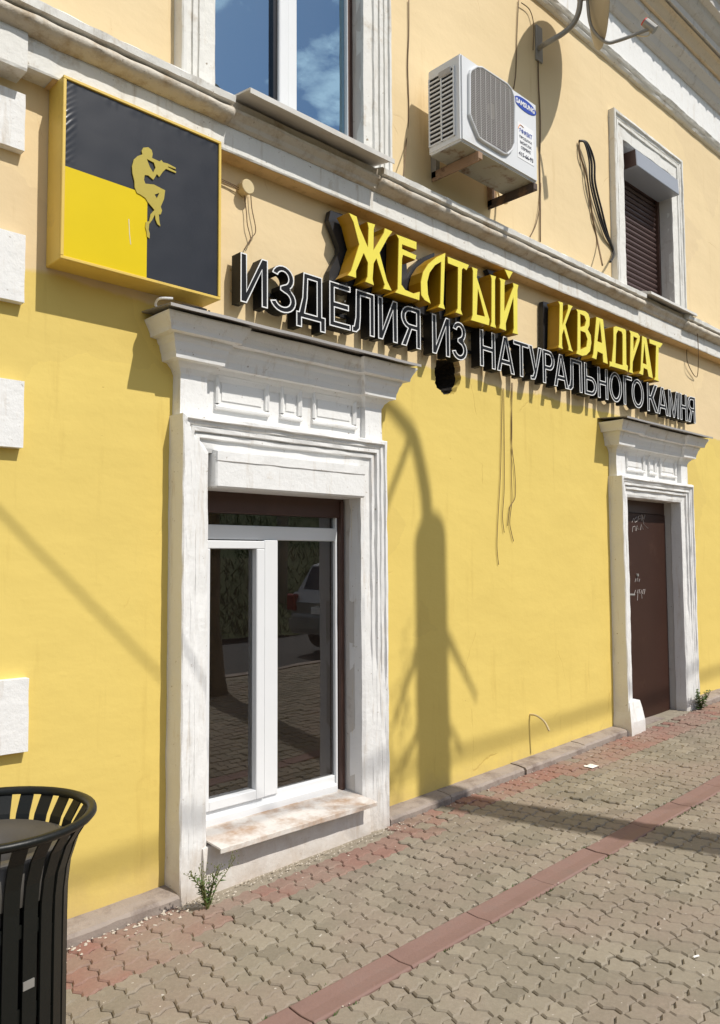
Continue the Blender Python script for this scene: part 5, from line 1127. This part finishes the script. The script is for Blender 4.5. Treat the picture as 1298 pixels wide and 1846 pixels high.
for j in range(5):
    for i in range(5): vs.append((lp.x-0.045+0.0225*i+0.006*nz((i, j, 0), 0.9), lp.y-0.035+0.018*j, gz(lp.x)+0.006+0.012*abs(nz((i, j, 3), 0.8))))
for j in range(4):
    for i in range(4): fs.append((j*5+i, j*5+i+1, j*5+i+6, j*5+i+5))
tag(mb.add(vs, fs).build('paper_scrap', 'paper'), 'crumpled white paper scrap on the pavement near the wall', 'litter')
cp = Gp(1254, 1727); mb = MB(); mb.tube([(cp.x-0.012, cp.y+0.004, gz(cp.x)+0.006), (cp.x+0.014, cp.y-0.006, gz(cp.x)+0.006)], 0.004, 8); tag(mb.build('cigarette_butt', 'paper'), 'white cigarette butt lying on the buff pavers', 'litter')

# ================================================================== STREET SIDE: tree, poles, cables, car
TK = 4.1; SV = Vector((0.26, -1.0, 1.30))
def unshadow(x, z, k): return Vector((x, 0, z))+SV*k          # the point that shades (x, z) on the wall
tree = empty('tree', (3.90+0.26*TK, -TK, gz(5.0)), label='pollarded street tree with a thick trunk and a few shoots', cat='tree')
tb = Vector((3.90+0.26*TK, -TK, gz(5.0)-0.1))
mb = MB(); pts = []; rs = []
for i in range(17):
    q = i/16; p = tb.lerp(unshadow(3.895, 1.70, TK), q)+Vector((0.02*nz((q*3, 0, 0), 1.5), 0.02*nz((q*3, 5, 0), 1.5), 0)); pts.append(p); rs.append(0.165-0.012*q+(0.10*(1-q*9) if q < 0.11 else 0)+0.008*nz((q*8, 1, 1), 1))
pts.append(unshadow(3.93, 1.79, TK)); rs.append(0.09)
mb.tube(pts, rs, 16); mb.build('trunk', 'bark', tree, smooth=True)
def limb(sh, rr, n=6):
    p = catmull([unshadow(a, b, k) for a, b, k in sh], n); mb = MB(); mb.tube(p, [rr[0]+(rr[1]-rr[0])*i/(len(p)-1) for i in range(len(p))], 8); return p, mb.build('limb', 'bark', tree, smooth=True)
allp = []
for sh, r_ in (([(3.87, 1.65, TK), (3.86, 1.95, TK), (3.82, 2.15, TK), (3.74, 2.38, TK), (3.60, 2.50, TK+.05), (3.45, 2.58, TK+.1), (3.15, 2.70, TK+0.2)], (0.060, 0.028)),
               ([(3.72, 2.40, TK), (3.62, 2.20, TK+0.05), (3.50, 1.97, TK+0.1), (3.36, 1.65, TK+0.15)], (0.026, 0.016)),
               ([(4.00, 1.16, TK), (4.10, 1.02, TK), (4.20, 0.88, TK), (4.35, 0.66, TK)], (0.030, 0.012)),
               ([(3.80, 1.05, TK), (3.66, 0.85, TK), (3.55, 0.62, TK)], (0.030, 0.012)),
               ([(4.02, 0.55, TK), (4.14, 0.40, TK), (4.22, 0.30, TK)], (0.020, 0.008)),
               ([(3.78, 0.55, TK), (3.60, 0.34, TK), (3.42, 0.22, TK)], (0.022, 0.010))):
    allp.append(limb(sh, r_)[0])
mb = MB(); rnd = random.Random(77)
for p in (allp[3], allp[5]):
    for q in p[5:]:
        for k in range(10):
            c = q+Vector((rnd.gauss(0, 0.055), rnd.gauss(0, 0.2), rnd.gauss(0, 0.06))); d = Vector((rnd.gauss(0, 1), rnd.gauss(0, 1), rnd.gauss(0, 1))).normalized(); sd = d.cross(Vector((0.3, 0.2, 1))).normalized()
            l = rnd.uniform(0.014, 0.03); mb.add([c-d*l, c+sd*l*0.5, c+d*l, c-sd*l*0.5], [(0, 1, 2), (0, 2, 3)])
mb.build('crown', 'leaf', tree, fix=False)['kind'] = 'stuff'
def pole(x, y, h, label):
    r = empty('utility_pole', (x, y, gz(x)-0.1), label=label, cat='pole', group='utility poles along the road'); mb = MB(); mb.tube([(x, y, gz(x)-0.1), (x, y, gz(x)+h*0.5), (x, y, gz(x)+h)], [0.14, 0.12, 0.09], 12); mb.build('shaft', 'wood_pole', r, smooth=True)
    mb = MB(); mb.box(x-0.05, x+0.05, y-0.6, y+0.6, gz(x)+h-0.35, gz(x)+h-0.27); mb.build('crossarm', 'rust_dark', r); return r
PL = 'grey concrete utility pole with a crossarm carrying street cables'
pole(-17, -6.4, 9.4, PL); pole(27, -6.4, 9.4, PL)
def span(a, b, sag, r, label, name='overhead_cable'):
    a = Vector(a); b = Vector(b); mb = MB(); mb.tube([a.lerp(b, i/40)-Vector((0, 0, sag*4*(i/40)*(1-i/40))) for i in range(41)], r, 6); return tag(mb.build(name, 'wire_black', smooth=True), label, 'cable')
span((-17, -6.4, 8.75+gz(-17)), (27, -6.4, 8.75+gz(27)), 0.25, 0.022, 'black overhead cable running along the street between poles')
span((-1.05, -0.05, 4.15), (10.7, -10.0, 8.0), 0.05, 0.008, 'black service cable stretched from the facade across the road')
pole2 = empty('utility_pole', (10.7, -10.0, 0.5), label='grey concrete utility pole on the grass bank across the road', cat='pole')
mb = MB(); mb.tube([(10.7, -10.0, 0.2), (10.7, -10.0, 8.2)], [0.13, 0.09], 12); mb.build('shaft', 'wood_pole', pole2, smooth=True)

def make_car(x0, y0):
    """small silver hatchback parked along the kerb, tail towards the shop"""
    zr = gz(x0+2)-0.12; car = empty('parked_car', (x0+2.0, y0, zr), label='silver hatchback car parked at the kerb across from the shop', cat='car')
    Lh = 4.1; hw = 0.84
    low = [(0.0, 0.42), (0.03, 0.30), (0.35, 0.24), (3.75, 0.24), (4.06, 0.32), (4.1, 0.48), (4.02, 0.66), (3.70, 0.78), (2.95, 0.90), (0.10, 0.95), (0.02, 0.80), (0.05, 0.62)]
    def loft(prof, w0, w1, name, mat, zsplit):
        mb = MB(); n = len(prof); vs = []; fs = []
        for sx, inset in ((-1, 0.0), (-1, 0.05), (1, 0.05), (1, 0.0)):
            for (x, z) in prof:
                wv = w0+(w1-w0)*max(0, min(1, (z-zsplit)/0.5)); cx = (max(p[0] for p in prof)+min(p[0] for p in prof))/2; cz = 0.7
                if inset == 0.0: vs.append((x0+cx+(x-cx)*0.965, y0+sx*wv, zr+cz+(z-cz)*0.93))
                else: vs.append((x0+x, y0+sx*(wv-inset), zr+z))
        for j in range(3):
            for i in range(n): fs.append((j*n+i, j*n+(i+1) % n, (j+1)*n+(i+1) % n, (j+1)*n+i))
        fs += [tuple(range(n)), tuple(3*n+k for k in range(n))]
        return mb.add(vs, fs).build(name, mat, car, smooth=False)
    loft(low, hw, hw, 'body', 'car', 5)
    loft([(0.10, 0.94), (0.30, 1.38), (0.60, 1.46), (1.9, 1.47), (2.3, 1.40), (3.0, 0.92)], 0.78, 0.60, 'cabin', 'car', 0.95)
    for sy in (-1, 1):
        for (a, b) in (((0.42, 1.0), (1.45, 1.36)), ((1.53, 1.0), (2.35, 1.34))):
            mb = MB(); sk = 0.18 if a[0] < 1 else 0.0; sl = 0.45 if a[0] > 1 else 0.0
            q = [(x0+a[0], y0+sy*0.785, zr+a[1]), (x0+b[0]+(sl*0.8), y0+sy*0.785, zr+a[1]), (x0+b[0]-(0.1 if sl else 0), y0+sy*0.675, zr+b[1]), (x0+a[0]+sk*0.8, y0+sy*0.675, zr+b[1])]
            mb.quadbox(q, (0, -sy*0.03, 0)).build('side_window', 'car_glass', car)
        mb = MB(); mb.box(x0-0.015, x0+0.20, y0+sy*0.66, y0+sy*0.85, zr+0.66, zr+0.92); mb.build('tail_light', 'taillight', car, bevel=0.02)
        mb = MB(); mb.box(x0+3.85, x0+4.08, y0+sy*0.5, y0+sy*0.8, zr+0.58, zr+0.72); mb.build('headlight', 'print_white', car, bevel=0.02)
        for wx in (0.72, 3.28):
            wy = y0+sy*0.76; mb = MB(); ring = []
            mb.tube([(x0+wx, wy-0.09, zr+0.30), (x0+wx, wy+0.09, zr+0.30)], 0.30, 24); wh = mb.build('wheel', 'rubber', car, bevel=0.015)
            mb = MB(); mb.tube([(x0+wx, wy-0.095, zr+0.30), (x0+wx, wy+0.095, zr+0.30)], 0.19, 16); mb.build('rim', 'galv', wh)
    mb = MB(); mb.quadbox([(x0+0.125, y0-0.6, zr+1.0), (x0+0.125, y0+0.6, zr+1.0), (x0+0.275, y0+0.55, zr+1.36), (x0+0.275, y0-0.55, zr+1.36)], (0.02, 0, 0)); mb.build('rear_window', 'car_glass', car)
    mb = MB(); mb.box(x0-0.05, x0+0.12, y0-0.80, y0+0.80, zr+0.34, zr+0.56); mb.build('bumper', 'car', car, bevel=0.04, seg=2)
    mb = MB(); mb.box(x0-0.012, x0+0.03, y0-0.26, y0+0.26, zr+0.62, zr+0.73); mb.build('number_plate', 'print_white', car)
    return car
make_car(8.1, -5.72)
